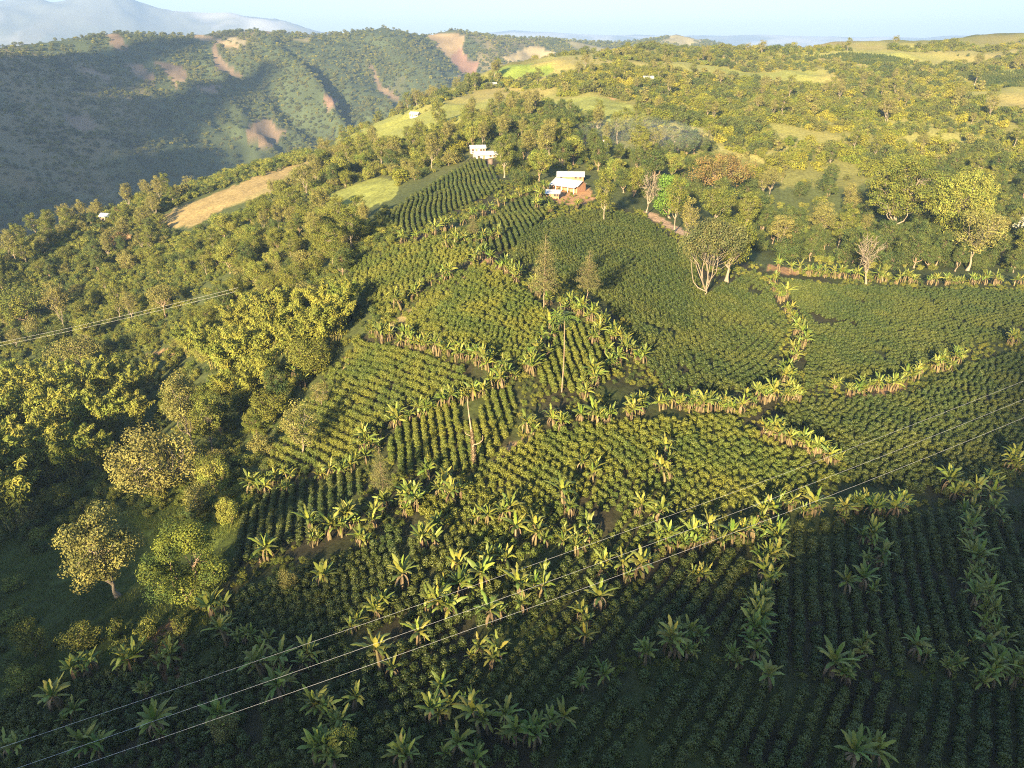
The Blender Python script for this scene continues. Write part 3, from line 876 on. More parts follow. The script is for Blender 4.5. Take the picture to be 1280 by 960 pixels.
# ------------------------------------------------------------------ bananas
BROWS = [  # (key, phrase, px polyline of plant feet, number of plants)
    ('hedge along the far wood', [(966, 336), (1000, 343), (1050, 349), (1100, 353), (1170, 356), (1284, 357)], 26),
    ('line between the two far dark plots', [(962, 352), (972, 372), (985, 395), (1000, 410), (1004, 430), (990, 455), (985, 478), (978, 496)], 17),
    ('row below the far dark plot', [(822, 512), (870, 514), (928, 517)], 13),
    ('corner where the four right plots meet', [(936, 508), (960, 500), (985, 505), (1002, 497)], 7),
    ('short diagonal below the four-plot corner', [(945, 540), (965, 548), (1000, 563), (1050, 582)], 12),
    ('curved row inside the far right plot', [(1042, 488), (1075, 492), (1110, 490), (1140, 478), (1175, 462), (1208, 447)], 15),
    ('upper pair at the right edge', [(1258, 428), (1272, 434)], 2),
    ('lower trio at the right edge', [(1262, 588), (1276, 594)], 3),
    ('long row above the bright middle plot', [(655, 540), (700, 536), (760, 527), (812, 515)], 16),
    ('upper diagonal right of the triangle', [(700, 385), (735, 400), (770, 425), (800, 458)], 14),
    ('inner line beside the small plot', [(738, 418), (752, 435), (768, 458), (745, 478), (720, 505)], 9),
    ('ridge line right of the triangular plot', [(695, 400), (690, 425), (672, 458), (655, 475)], 9),
    ('hedge under the triangular plot', [(455, 420), (500, 432), (550, 443), (600, 458), (648, 480)], 20),
    ('row above the middle striped plot', [(480, 540), (510, 528), (548, 510), (600, 493), (642, 488)], 12),
    ('path left of the triangular plot', [(608, 322), (580, 336), (560, 350), (525, 366), (500, 392)], 9),
    ('path right of the triangle tip', [(612, 330), (630, 343), (655, 358), (690, 384)], 8),
    ('line between two upper striped plots', [(500, 305), (530, 300), (560, 288), (600, 272), (640, 252), (690, 238)], 16),
    ('slope under the upper striped plots', [(560, 315), (575, 308), (605, 305), (620, 300)], 6),
    ('garden in front of the farmhouse', [(668, 262), (676, 250), (690, 266), (722, 262)], 4),
    ('column down the right side', [(1182, 612), (1212, 645), (1202, 685), (1222, 715), (1216, 745), (1230, 775), (1236, 812), (1240, 850)], 24),
    ('row above the lower right plot', [(985, 640), (1030, 650), (1062, 632), (1090, 650), (1140, 638)], 14),
    ('winding line through the lower middle', [(968, 632), (948, 655), (965, 690), (950, 715), (966, 740), (944, 765), (944, 792), (934, 812)], 18),
    ('cross row left of the winding line', [(812, 690), (845, 692), (885, 684), (925, 686), (946, 668)], 9),
    ('stub inside the lower right plot', [(1074, 684), (1094, 692), (1084, 706), (1066, 748), (1086, 752), (1076, 738)], 6),
    ('tops of the right column', [(1240, 612), (1228, 630), (1248, 655), (1236, 642)], 4),
    ('row edging the bottom right plot', [(918, 832), (946, 830), (966, 858), (1030, 846), (1062, 852), (1085, 818), (1152, 836), (1186, 842), (1212, 850), (1192, 836), (1258, 862), (1278, 850), (1235, 838)], 13),
    ('group left of the bottom right plot', [(870, 826), (844, 832), (838, 802), (804, 822), (868, 800), (886, 732), (862, 727)], 7),
    ('band under the bright middle plot', [(592, 650), (611, 656), (640, 676), (662, 682), (678, 684), (700, 688), (720, 692), (737, 690), (816, 686), (828, 692), (842, 690), (624, 650)], 12),
    ('few inside the bright middle plot', [(714, 637), (738, 598), (728, 592), (795, 647), (811, 642), (832, 604), (826, 592), (836, 580)], 8),
    ('clump below the left striped plot', [(456, 682), (446, 656), (466, 664), (400, 672), (390, 684), (418, 672), (432, 664)], 7),
    ('few on the left field edge', [(336, 704), (318, 708), (402, 730), (276, 772), (300, 802), (286, 786)], 6),
    ('clump topping the left striped plot', [(318, 618), (334, 622), (350, 616), (362, 604), (342, 604)], 5),
    ('hedge topping the left striped plot', [(396, 602), (410, 594), (424, 598), (438, 590), (452, 584)], 5),
    ('clump beside the lone pale tree', [(486, 640), (500, 632), (514, 640), (548, 622), (560, 606), (540, 600), (528, 634), (566, 628)], 8),
    ('pair on the bright left slope', [(374, 488), (382, 482), (366, 476)], 3),
    ('few left of the middle striped plot', [(470, 560), (446, 566), (456, 548)], 3),
    ('scattered stand in the centre', [(546, 682), (538, 672), (504, 738), (480, 764), (600, 722), (612, 712), (626, 704), (552, 744), (546, 758), (582, 742), (588, 752), (574, 716)], 12),
    ('scattered stand right of the centre', [(656, 757), (672, 738), (686, 734), (748, 762), (738, 782), (782, 727), (792, 716), (626, 792), (730, 806), (754, 726)], 10),
    ('scattered stand in front of the power line', [(430, 797), (526, 812), (546, 782), (482, 852), (606, 834), (600, 820), (384, 832), (560, 868)], 8),
    ('pair beside the bottom plot corner', [(716, 856), (750, 842), (690, 916)], 3),
    ('bottom centre stand', [(576, 884), (556, 892), (640, 932), (620, 924), (600, 922), (512, 942), (562, 944), (572, 958), (660, 925), (540, 905)], 10),
    ('bottom left diagonal line', [(322, 838), (332, 812), (336, 842), (352, 862), (344, 848), (432, 898), (442, 888), (410, 892), (425, 905), (306, 820)], 10),
    ('dim lower left corner', [(206, 842), (184, 872), (110, 838), (126, 832), (158, 838), (76, 892), (120, 948), (190, 928), (212, 912), (60, 884), (30, 940), (14, 952), (284, 922), (92, 896)], 14),
    ('bottom edge', [(400, 958), (1062, 956), (1078, 958), (1094, 952), (420, 956)], 5),
]
BV = []
for i, (st, dry, h) in enumerate([(1, 3, 2.2), (2, 3, 2.1), (3, 3, 2.0), (2, 1, 1.8), (1, 2, 1.7), (3, 4, 2.2), (2, 4, 2.5), (2, 4, 2.0), (4, 3, 1.9), (3, 4, 2.3)]):
    a, b, c = gen_banana(100 + i, st, dry, h)
    BV.append((a.mesh('pseudostem', M['banana_stem'], True), b.mesh('leaves', M['banana'], True), c.mesh('dry_leaves', M['banana_dry']), st,
               combine('banana_plant', [(a, M['banana_stem']), (b, M['banana']), (c, M['banana_dry'])])))
STEMW = {1: 'single-stemmed banana plant', 2: 'twin-stemmed banana plant', 3: 'three-stemmed banana plant', 4: 'bushy many-stemmed banana plant'}
BANANA_XY = []
WIDE = ('hedge along the far wood', 'hedge under the triangular plot')


def polyline_pts(pl, n, rng):
    pl = np.array(pl, float)
    if len(pl) == n and n != 2: return pl
    L = np.r_[0, np.cumsum(np.hypot(*np.diff(pl, axis=0).T))]
    s = (np.arange(n) + .5 + rng.uniform(-.3, .3, n)) / n * L[-1]
    return np.stack([np.interp(s, L, pl[:, 0]), np.interp(s, L, pl[:, 1])], -1)


def place_bananas():
    rng = np.random.default_rng(5)
    plants = []
    for phrase, pl, n in BROWS:
        pts = polyline_pts(pl, n, rng)
        order = np.argsort(pts[:, 0], kind='stable')
        P, hit = cast(pts[:, 0], pts[:, 1])
        for rank, k in enumerate(order):
            p = P[k].copy()
            j = rng.normal(size=2) * .35
            p[0] += j[0]; p[1] += j[1]; p[2] = hz(p[0], p[1])
            D = math.hypot(p[0], p[1])
            pool = [1, 2, 5, 7, 8, 9] if D > 95 else [0, 1, 2, 3, 5, 7, 8, 9]
            if rng.uniform() < .2: pool = [0, 3, 4, 6]
            vi = pool[rng.integers(len(pool))]
            s = rng.uniform(.72, 1.12) * (.84 if D < 85 else (.88 if D < 110 else .92))
            where = 'leftmost' if rank == 0 else ('rightmost' if rank == n - 1 else ordw(rank + 1) + ' from left')
            plants.append((s / D, p, vi, s, f'{STEMW[BV[vi][3]]}, {where} in the {phrase}', rng.uniform(0, 2 * PI)))
            BANANA_XY.append((p[0], p[1], 1.1 * s))
    plants.sort(key=lambda t: -t[0])
    src = {}
    for i, (_, p, vi, s, lab, rz) in enumerate(plants[:300]):
        v = BV[vi]; loc = p - np.array([0, 0, .03])
        if i < 215:
            root = empty('banana_plant', loc, rz, s)
            for nm, me in zip(('pseudostem', 'leaves', 'dry_leaves'), v[:3]):
                link(nm, me, root)
        else:
            root = link('banana_plant', v[4], None, loc, rz, s); src.setdefault(vi, root)
        tag(root, lab, 'banana plant', 'banana plants among the coffee plots')
    rest = [t for t in plants[300:]]
    ks = sorted(src)
    stuff_points('banana_rows', np.array([t[1] for t in rest]) - [0, 0, .03], [t[5] for t in rest], [t[3] for t in rest], [ks.index(t[2]) if t[2] in src else 0 for t in rest], [src[k] for k in ks],
                 'small far banana plants in the hedges and lines up to the farmhouse', 'banana plants')


place_bananas()
print('bananas', len(BANANA_XY))

# ------------------------------------------------------------------ houses
HOUSE_XY = []


def box(g, c, s, rz=0.0):
    x, y, z = [q / 2 for q in s]
    V = np.array([(-x, -y, -z), (x, -y, -z), (x, y, -z), (-x, y, -z), (-x, -y, z), (x, -y, z), (x, y, z), (-x, y, z)], float)
    if rz:
        R = np.array([[math.cos(rz), -math.sin(rz), 0], [math.sin(rz), math.cos(rz), 0], [0, 0, 1]]); V = V @ R.T
    g.add(V + np.array(c), [(0, 3, 2, 1), (4, 5, 6, 7), (0, 1, 5, 4), (1, 2, 6, 5), (2, 3, 7, 6), (3, 0, 4, 7)])


def roof_sheet(g, cx, cy, L, W, z0, z1, ov=.5, ridge=True, wave=.28):
    """corrugated sheets: waves run along x, sheets fall from z1 at the ridge to z0 at the eaves"""
    nx = max(int(L / (wave / 2)), 8)
    xs = np.linspace(-L / 2 - ov, L / 2 + ov, nx); w = .03 * np.cos(np.arange(nx) * PI)
    ys = [(-W / 2 - ov, z0 - ov * .3), (0, z1), (W / 2 + ov, z0 - ov * .3)] if ridge else [(-W / 2 - ov, z0), (W / 2 + ov, z1)]
    th = .04
    for k in range(len(ys) - 1):
        (ya, za), (yb, zb) = ys[k], ys[k + 1]
        V = []
        for x, ww in zip(xs, w):
            V += [(x + cx, ya + cy, za + ww), (x + cx, yb + cy, zb + ww), (x + cx, yb + cy, zb + ww - th), (x + cx, ya + cy, za + ww - th)]
        F = []
        for i in range(nx - 1):
            a, b = i * 4, (i + 1) * 4
            F += [(a, b, b + 1, a + 1), (a + 3, a + 2, b + 2, b + 3), (a, a + 3, b + 3, b), (a + 1, b + 1, b + 2, a + 2)]
        F += [(0, 1, 2, 3), ((nx - 1) * 4, (nx - 1) * 4 + 3, (nx - 1) * 4 + 2, (nx - 1) * 4 + 1)]
        g.add(V, F)


def house(u, v, L, W, hw, hr, rz, label, roofm='roof', wallm='wall', porch=False, name='farmhouse', ridge=True, pos=None):
    p = G(u, v) if pos is None else np.array(pos)
    p[2] = hz(p[0], p[1])
    K = .62
    L, W, hr = L / K, W / K, hr / K
    root = empty(name, p, rz, K); tag(root, label, 'house')
    HOUSE_XY.append((p[0], p[1], max(L, W) * K * .6))
    g = Geo(); box(g, (0, 0, hw / 2 - .6), (L, W, hw + 1.2))
    if ridge:   # gables
        for s in (-1, 1):
            x = s * (L / 2 - .06)
            g.add([(x - .05, -W / 2, hw), (x - .05, W / 2, hw), (x - .05, 0, hw + hr - .06), (x - .05, -W / 2, hw), (x + .05, -W / 2, hw), (x + .05, W / 2, hw), (x + .05, 0, hw + hr - .06), (x + .05, -W / 2, hw)],
                  [(0, 1, 2, 3), (4, 5, 6, 7), (0, 2, 6, 4), (1, 5, 6, 2)])
    link('wall', g.mesh('wall', M[wallm]), root)
    g = Geo(); roof_sheet(g, 0, 0, L, W, hw + .08, hw + hr + .08, .55, ridge)
    link('roof', g.mesh('roof', M[roofm]), root)
    g = Geo(); box(g, (-L * .12, -W / 2 - .03, .95), (.95, .08, 2.0))
    d = link('door', g.mesh('door', M['wood']), root)
    for sx in (-.36, .2, .38):
        g = Geo(); box(g, (L * sx, -W / 2 - .02, 1.45), (1.0, .06, .9))
        wd = link('window', g.mesh('window', M['dark_glass']), root)
        f = Geo()
        for c, s in (((L * sx, -W / 2 - .04, 1.93), (1.2, .1, .1)), ((L * sx, -W / 2 - .04, .96), (1.2, .12, .1)), ((L * sx - .54, -W / 2 - .04, 1.45), (.1, .1, .86)), ((L * sx + .54, -W / 2 - .04, 1.45), (.1, .1, .86))):
            box(f, c, s)
        link('frame', f.mesh('frame', M['wood']), wd)
    if porch:
        g = Geo()
        roof_sheet(g, 0, -W / 2 - 1.55, L, 2.0, hw - .45, hw + .02, .3, False)
        link('porch_roof', g.mesh('porch_roof', M[roofm]), root)
        for k in range(5):
            q = Geo(); box(q, (-L / 2 + .2 + k * (L - .4) / 4, -W / 2 - 2.3, (hw - .5) / 2 - .4), (.14, .14, hw - .5 + .8))
            link('post', q.mesh('post', M['post']), root)
    return root


house(711, 236, 8.2, 4.2, 2.5, 1.0, math.radians(-38), 'larger farmhouse with white tin roof, ochre walls and porch on the knoll', porch=True)
house(713, 224, 7.4, 4.4, 1.9, 1.0, math.radians(-4), 'white tin-roofed back wing standing directly behind the larger farmhouse', wallm='wall')
house(691, 247, 3.4, 2.6, 2.0, .5, math.radians(-8), 'small grey tin-roofed shed at the left front of the larger farmhouse', name='shed', ridge=False)
house(606, 197, 7.0, 5.0, 2.0, .8, math.radians(14), 'white tin-roofed house at the top of the upper striped plot', wallm='wall_white')
house(597, 190, 5.0, 3.4, 2.4, .8, math.radians(10), 'small white-roofed annex behind the house above the striped plot', wallm='wall_white', name='annex')
house(519, 146, 5, 3, 2.4, 1.0, math.radians(-28), 'pale roofed hut on the wooded ridge skyline left of centre', name='hut', wallm='wall_white')
house(614, 109, 6, 4, 2.6, 1.0, math.radians(12), 'whitewashed cottage on the bright ridge top below the green pasture', name='cottage', wallm='wall_white')
house(156, 266, 6, 3.6, 2.4, 1.0, math.radians(8), 'red-roofed hut among trees at the edge of the left valley', name='hut', roofm='roof_red', wallm='wall_white')
house(134, 274, 4, 2.8, 2.2, 1.0, math.radians(-12), 'small white hut beside the red-roofed hut at the left valley edge', name='hut', wallm='wall_white')
house(810, 102, 5, 3.5, 2.6, 1.2, math.radians(6), 'tiny white hut on the sunlit hill right of centre', name='hut', wallm='wall_white')

# ------------------------------------------------------------------ trees
TV = {}


def variant(kind, seed, crown_mat, bark_mat, **kw):
    t, c = gen_tree(seed, **kw)
    d = dict(trunk=t.mesh('trunk', M[bark_mat], True), crown=c.mesh('crown', M[crown_mat]) if c.V else None,
             whole=combine('tree', [(t, M[bark_mat]), (c, M[crown_mat])]), h=kw.get('h', 9))
    TV.setdefault(kind, []).append(d)


for i in range(4):
    variant('round', 10 + i, ['broad', 'lime', 'broad', 'dark'][i], 'bark', h=9 + i % 2, cw=7.5 - .5 * i, ch=8.0, nclump=52, nleaf=150, leaf=.27, cr=.3)
for i in range(2):
    variant('tall', 20 + i, ['broad', 'pale'][i], 'bark_pale', h=12, cw=6.2, ch=8.6, trunk_r=.16, nclump=40, nleaf=130, leaf=.26, cr=.28)
variant('spreading', 30, 'pale', 'bark_pale', h=8.5, cw=9.2, ch=7.4, trunk_r=.26, nclump=62, nleaf=150, leaf=.25, cr=.23, forks=6)
variant('spreading', 31, 'broad', 'bark_pale', h=8.5, cw=8.5, ch=6.2, trunk_r=.24, nclump=56, nleaf=140, leaf=.25, cr=.23, forks=6)
for i in range(2):
    variant('sparse', 40 + i, 'pale', 'bark_pale', h=7.5, cw=6, ch=5.4, trunk_r=.12, nclump=34, nleaf=80, leaf=.22, cr=.25)
for i in range(2):
    variant('cone', 50 + i, 'grey', 'bark', h=11.5, cw=5.4, ch=8.4, trunk_r=.11, nclump=110, nleaf=58, leaf=.21, shape='feather', cr=.2)
variant('umbrella', 60, 'pale', 'bark', h=7.0, cw=8.5, ch=4.2, trunk_r=.15, nclump=44, nleaf=110, leaf=.25, shape='umbrella', cr=.22, forks=6)
variant('lumpy', 70, 'lumpy', 'bark', h=8, cw=7.8, ch=7.6, nclump=26, nleaf=760, leaf=.17, cr=.3)
variant('bare', 80, 'grey', 'bark_pale', h=8, cw=6.0, ch=5.6, trunk_r=.14, nclump=22, nleaf=3, leaf=.2, bare=True, forks=6)
variant('bright', 90, 'bright', 'bark', h=8, cw=7, ch=7.4, nclump=44, nleaf=150, leaf=.27, cr=.3)
variant('rusty', 91, 'rust', 'bark', h=8.5, cw=12, ch=6.5, nclump=60, nleaf=130, leaf=.28, cr=.21)
variant('silver', 92, 'white_leaf', 'bark_pale', h=8, cw=6.5, ch=4.5, nclump=18, nleaf=20, leaf=.6, shape='flat', cr=.24)
variant('grove', 93, 'grove', 'bark_pale', h=11.5, cw=10.5, ch=9.4, trunk_r=.13, nclump=70, nleaf=130, leaf=.25, shape='umbrella', cr=.22, forks=11, fork_h=.9)
variant('giant', 95, 'broad', 'bark_pale', h=22, cw=14, ch=15.5, trunk_r=.3, nclump=95, nleaf=190, leaf=.36, cr=.2, forks=7)
variant('dome', 96, 'lime', 'bark_pale', h=19, cw=17, ch=16, trunk_r=.3, nclump=120, nleaf=230, leaf=.36, cr=.2, forks=8)
variant('stately', 94, 'pale', 'bark_pale', h=10, cw=6.6, ch=8.0, trunk_r=.2, nclump=50, nleaf=230, leaf=.22, cr=.3)
for i in range(3):
    variant('small', 110 + i, ['broad', 'pale', 'lime'][i], 'bark', h=6, cw=5.4, ch=5.6, trunk_r=.11, nclump=28, nleaf=110, leaf=.27, cr=.33)
for i in range(4):
    variant('mound', 150 + i, ['broad', 'lime', 'dark', 'pale'][i], 'bark', h=[5, 4.2, 5.5, 4.6][i], cw=[6.5, 6, 6.8, 5.6][i], ch=[4.9, 4.1, 5.3, 4.4][i], trunk_r=.1, nclump=30, nleaf=110, leaf=.28, cr=.33, forks=4)
for i in range(3):
    variant('shrub', 120 + i, ['broad', 'dark', 'lime'][i], 'bark', h=2.6, cw=3.4, ch=2.5, trunk_r=.05, nclump=14, nleaf=70, leaf=.27, cr=.36, forks=3)
for i in range(5):   # light versions for slopes hundreds of metres off
    variant('distant', 130 + i, ['far_a', 'far_b', 'pale', 'far_c', 'far_b'][i], 'bark', h=[6.5, 4.2, 8.0, 6.5, 3.2][i], cw=[7.5, 6.5, 5, 8, 7.5][i], ch=[6.3, 4.1, 6.4, 6.2, 3.1][i],
            trunk_r=.09, nclump=26, nleaf=44, leaf=.56, cr=.32, forks=4)

LOOK = {'round': 'leafy round-crowned tree', 'tall': 'tall pale-trunked tree', 'spreading': 'wide spreading tree with pale limbs', 'sparse': 'thin open-crowned tree', 'cone': 'straight grey feathery tree',
        'umbrella': 'flat-topped umbrella tree', 'lumpy': 'dense lumpy green tree', 'bare': 'bare branching tree', 'bright': 'vivid green round tree', 'rusty': 'rust-brown wide tree', 'silver': 'silver-leaved tree',
        'stately': 'upright dense tree', 'giant': 'giant tree', 'dome': 'domed tree', 'grove': 'broad grey-green tree with pale fanned limbs', 'small': 'small leafy tree', 'shrub': 'low leafy shrub', 'mound': 'low domed tree', 'distant': 'small far tree'}
TREES = []   # dict(kind, var, p, s, label, big)


def tree_at(kind, u, v, hpx=None, label=None, var=0, wide=1.0, h=None):
    p = G(u, v)
    V = TV[kind][var % len(TV[kind])]
    dep = np.linalg.norm(p - CAMP)
    if h is None: h = hpx * dep / FPX / .93
    TREES.append(dict(kind=kind, var=var % len(TV[kind]), p=p, s=h / V['h'], wide=wide, label=label, big=True, px=1e6, region=None))


T_ = tree_at
T_('spreading', 203, 618, 84, 'wide pale sunlit tree with white forked trunk on the left grass', 0, 1.0)
T_('stately', 148, 745, 104, 'tall sunlit round-headed tree on the grass at lower left', 0, 1.0)
T_('lumpy', 235, 750, 98, 'dense dark tree with bright lumps right of the sunlit round-headed tree', 0, .95)
T_('tall', 243, 565, 100, 'tall pale-trunked tree behind the wide pale tree', 1, .85)
T_('tall', 268, 568, 78, 'leafier tree just right of the tall pale-trunked tree', 0, .9)
T_('sparse', 378, 568, 66, 'thin open tree casting a long shadow on the bright left plot', 0)
T_('sparse', 403, 512, 38, 'small thin tree near the shadow on the bright left plot', 1, .8)
T_('cone', 679, 390, 94, 'tallest grey feathery tree with straight pole trunk right of the triangular plot', 0, .95)
T_('cone', 733, 380, 66, 'shorter grey feathery tree right of the tallest feathery one', 1, 1.0)
T_('cone', 481, 628, 76, 'straw-coloured feathery tree at the head of the banana clump', 1, .95)
T_('grove', 882, 370, 98, 'broad tree with many pale fanned limbs at the edge of the far plot', 0, .8)
T_('spreading', 908, 352, 78, 'pale-limbed tree leaning right beside the broad fanned tree', 1, .75)
T_('tall', 843, 290, 66, 'pale-trunked tree on the lower side of the dirt road', 0, .8)
T_('sparse', 858, 298, 46, 'thin pale tree by the dirt road', 0, .7)
T_('spreading', 892, 285, 48, 'flat-headed tree behind the end of the dirt road', 1, .8)
T_('bare', 808, 268, 50, 'pale bare tree near the top of the dirt road', 0, .8)
T_('bright', 836, 272, 50, 'vivid green round tree behind the dirt road', 0, 1.0)
T_('tall', 755, 278, 62, 'dark tree with straight trunk just right of the larger farmhouse', 0, .85)
T_('giant', 1112, 310, 98, 'tall white-trunked tree in the hollow at right', 0, 1.0)
T_('dome', 1190, 318, 86, 'big yellow-green dome tree in the hollow at right', 0, .85)
T_('sparse', 1208, 338, 66, 'thin-trunked tree in front of the yellow-green dome tree', 1, 1.0)
T_('bare', 1081, 356, 56, 'bare grey tree standing in the far banana hedge', 0, .9)
T_('silver', 1272, 325, 42, 'silver-leaved tree at the right edge behind the banana hedge', 0, 1.0)
T_('rusty', 900, 250, 50, 'rust-brown wide tree behind the dirt road', 0, 1.0)
T_('umbrella', 104, 470, 42, 'flat pale umbrella tree at the back of the bamboo', 0, 1.0)
T_('round', 36, 408, 44, 'lone round tree on the left valley floor, leftmost of the row', 0, 1.0)
T_('tall', 82, 414, 54, 'slender sunlit tree right of the lone round valley tree', 1, .8)
T_('tall', 152, 402, 50, 'pointed sunlit tree in the middle of the valley floor', 0, .7)
T_('umbrella', 208, 396, 36, 'flat-topped tree on the valley floor under the wires', 0, .8)
T_('small', 250, 640, 36, 'small sunlit bush tree on the grass right of the wide pale tree', 1)
T_('small', 362, 738, 30, 'straw-coloured small tree in the left coffee rows', 1, .8)
T_('small', 46, 820, 48, 'small lit tree in the dim grass at lower left', 0, .7)
T_('small', 284, 925, 36, 'yellow-green small tree under the power wires', 1, .8)
T_('small', 432, 940, 42, 'round dim tree at the bottom left of centre', 2, .8)
T_('tall', 630, 222, 50, 'tall tree at the right of the striped plot house', 0, 1.0)
T_('tall', 683, 212, 52, 'tall dark-crowned tree behind the garden of the larger farmhouse', 1, 1.0)
T_('lumpy', 690, 795, 18, 'low yellow bush in the central coffee rows', 0, 1.0)
T_('cone', 592, 300, 30, 'small feathery tree under the upper striped plots', 0, 1.2)

FIELDS_KEEP = [p[1] for p in PLOTS]
REGIONS = [  # (phrase, polygon, spacing m, kinds, size range, dist range)
    ('on the left valley floor', [(-20, 330), (60, 310), (200, 290), (230, 340), (215, 430), (150, 440), (-20, 440)], 8.5, ['round', 'small', 'tall', 'mound', 'small', 'shrub', 'mound'], (.6, 1.0), (100, 380)),
    ('on the wooded ridge at left', [(-20, 315), (60, 295), (150, 262), (220, 240), (260, 250), (200, 290), (230, 340), (-20, 360)], 5.4, ['round', 'mound', 'small', 'mound', 'tall'], (.6, 1.1), (150, 420)),
    ('below the bare hillside', [(215, 300), (260, 285), (320, 255), (400, 265), (480, 280), (435, 330), (440, 350), (330, 350), (235, 350)], 4.6, ['round', 'small', 'mound', 'mound', 'tall', 'round'], (.5, .95), (100, 380)),
    ('on the ridge above the small pasture', [(385, 200), (450, 160), (520, 136), (600, 100), (640, 90), (640, 150), (600, 190), (500, 235), (490, 222), (420, 240), (390, 255), (330, 250)], 5.0, ['round', 'small', 'mound', 'mound', 'distant', 'tall'], (.55, 1.1), (150, 600)),
    ('left of the bright plot', [(215, 430), (300, 350), (440, 350), (470, 400), (400, 470), (350, 545), (315, 610), (270, 620), (230, 560), (205, 500)], 4.4, ['round', 'mound', 'shrub', 'small'], (.5, .85), (80, 260)),
    ('behind the farmhouse', [(620, 190), (640, 120), (700, 140), (800, 165), (900, 195), (880, 250), (830, 265), (760, 232), (745, 215), (690, 215), (665, 240), (625, 225)], 5.4, [('round', 3), 'tall', ('mound', 2), ('mound', 2), ('round', 3), 'round'], (.6, 1.0), (150, 420)),  # dark variants carry the shade behind the farmhouse in their leaf colour
    ('in the hollow behind the hedge', [(900, 262), (1000, 235), (1100, 220), (1290, 215), (1290, 345), (1180, 340), (1050, 335), (960, 322), (880, 290)], 5.0, [('round', 3), ('mound', 2), ('round', 3), ('mound', 2), ('round', 3), ('mound', 2), 'tall'], (.6, 1.05), (120, 420)),  # dark variants stand in for the shadow over the hollow
    ('on the sunny hill at right', [(690, 78), (760, 68), (900, 70), (960, 66), (1050, 60), (1150, 59), (1220, 52), (1290, 47), (1290, 215), (1100, 220), (1000, 235), (905, 240), (900, 195), (800, 160), (700, 130), (640, 110)], 3.7, ['distant'] * 30 + ['tall'], (.3, 1.05), (180, 1000)),
    ('on the lower left grass', [(-20, 880), (-20, 690), (90, 780), (180, 790), (260, 760), (290, 740), (250, 800), (120, 850)], 6.5, ['shrub', 'small', 'shrub'], (.5, .9), (40, 150)),
    ('on the bank below the bamboo', [(-20, 690), (-20, 600), (150, 590), (210, 560), (300, 560), (320, 620), (290, 660), (150, 640), (60, 690)], 6.0, ['shrub', 'shrub', 'small'], (.5, .9), (40, 200)),
]
CLEAR = [c[2] for c in COVER if c[0] in (C_DRY, C_PASTURE, C_TAN, C_EARTH, C_PATH) or c[0] == (.13, .17, .03)] + [PLOTS[-1][1], PLOTS[-2][1]]


def clearing(x, y):
    """open grass on the hills: > 0 inside a clearing"""
    return -.13 - fbm(x / 62 + 3, y / 62, 3, 15)


def scatter_region(poly, spacing, d0, d1, rng):
    pl = np.array(poly, float)
    gu, gv = np.meshgrid(np.linspace(pl[:, 0].min(), pl[:, 0].max(), 36), np.linspace(pl[:, 1].min(), pl[:, 1].max(), 26))
    m = inpoly(gu.ravel(), gv.ravel(), poly)
    P, hit = cast(gu.ravel()[m], gv.ravel()[m])
    P = P[hit]
    if not len(P): return P
    lo = P.min(0) - 12; hi = P.max(0) + 12
    nx = int((hi[0] - lo[0]) / spacing) + 1; ny = int((hi[1] - lo[1]) / spacing) + 1
    X, Y = np.meshgrid(lo[0] + np.arange(nx) * spacing, lo[1] + np.arange(ny) * spacing)
    X = X + (np.arange(ny) % 2)[:, None] * spacing / 2
    X = (X + rng.uniform(-.42, .42, X.shape) * spacing).ravel(); Y = (Y + rng.uniform(-.42, .42, Y.shape) * spacing).ravel()
    Z = height(X, Y)
    Q = np.stack([X, Y, Z], -1)
    u, v, zc = project(Q); D = np.hypot(X, Y)
    ok = (zc > 5) & inpoly(u, v, poly) & (D > d0) & (D < d1)
    return Q[ok]


BAMBOO = []  # (p, height)
for u, v, h in [(250, 432, 40), (236, 445, 44), (268, 462, 60), (292, 482, 72), (318, 470, 78), (340, 488, 70), (345, 448, 76), (372, 462, 74), (398, 446, 80), (420, 428, 72), (432, 404, 62), (404, 402, 60), (366, 408, 62), (330, 412, 58), (300, 428, 58),
                (318, 500, 60), (285, 505, 52), (440, 385, 44)]:
    BAMBOO.append((G(u, v), h, 'in the sunlit grove left of the bright plot'))
for u, v, h in [(8, 520, 66), (36, 505, 60), (62, 512, 66), (92, 520, 72), (120, 515, 70), (148, 500, 64), (168, 510, 58), (18, 560, 80), (50, 558, 84), (82, 562, 86), (112, 560, 80), (140, 548, 74), (10, 610, 90), (38, 612, 92), (70, 600, 86), (98, 598, 70), (-12, 585, 90), (-14, 640, 90), (22, 660, 90),
                (176, 540, 56), (128, 590, 56), (-10, 545, 70), (190, 478, 30)]:
    BAMBOO.append((G(u, v), h, 'in the dim grove at the left edge'))


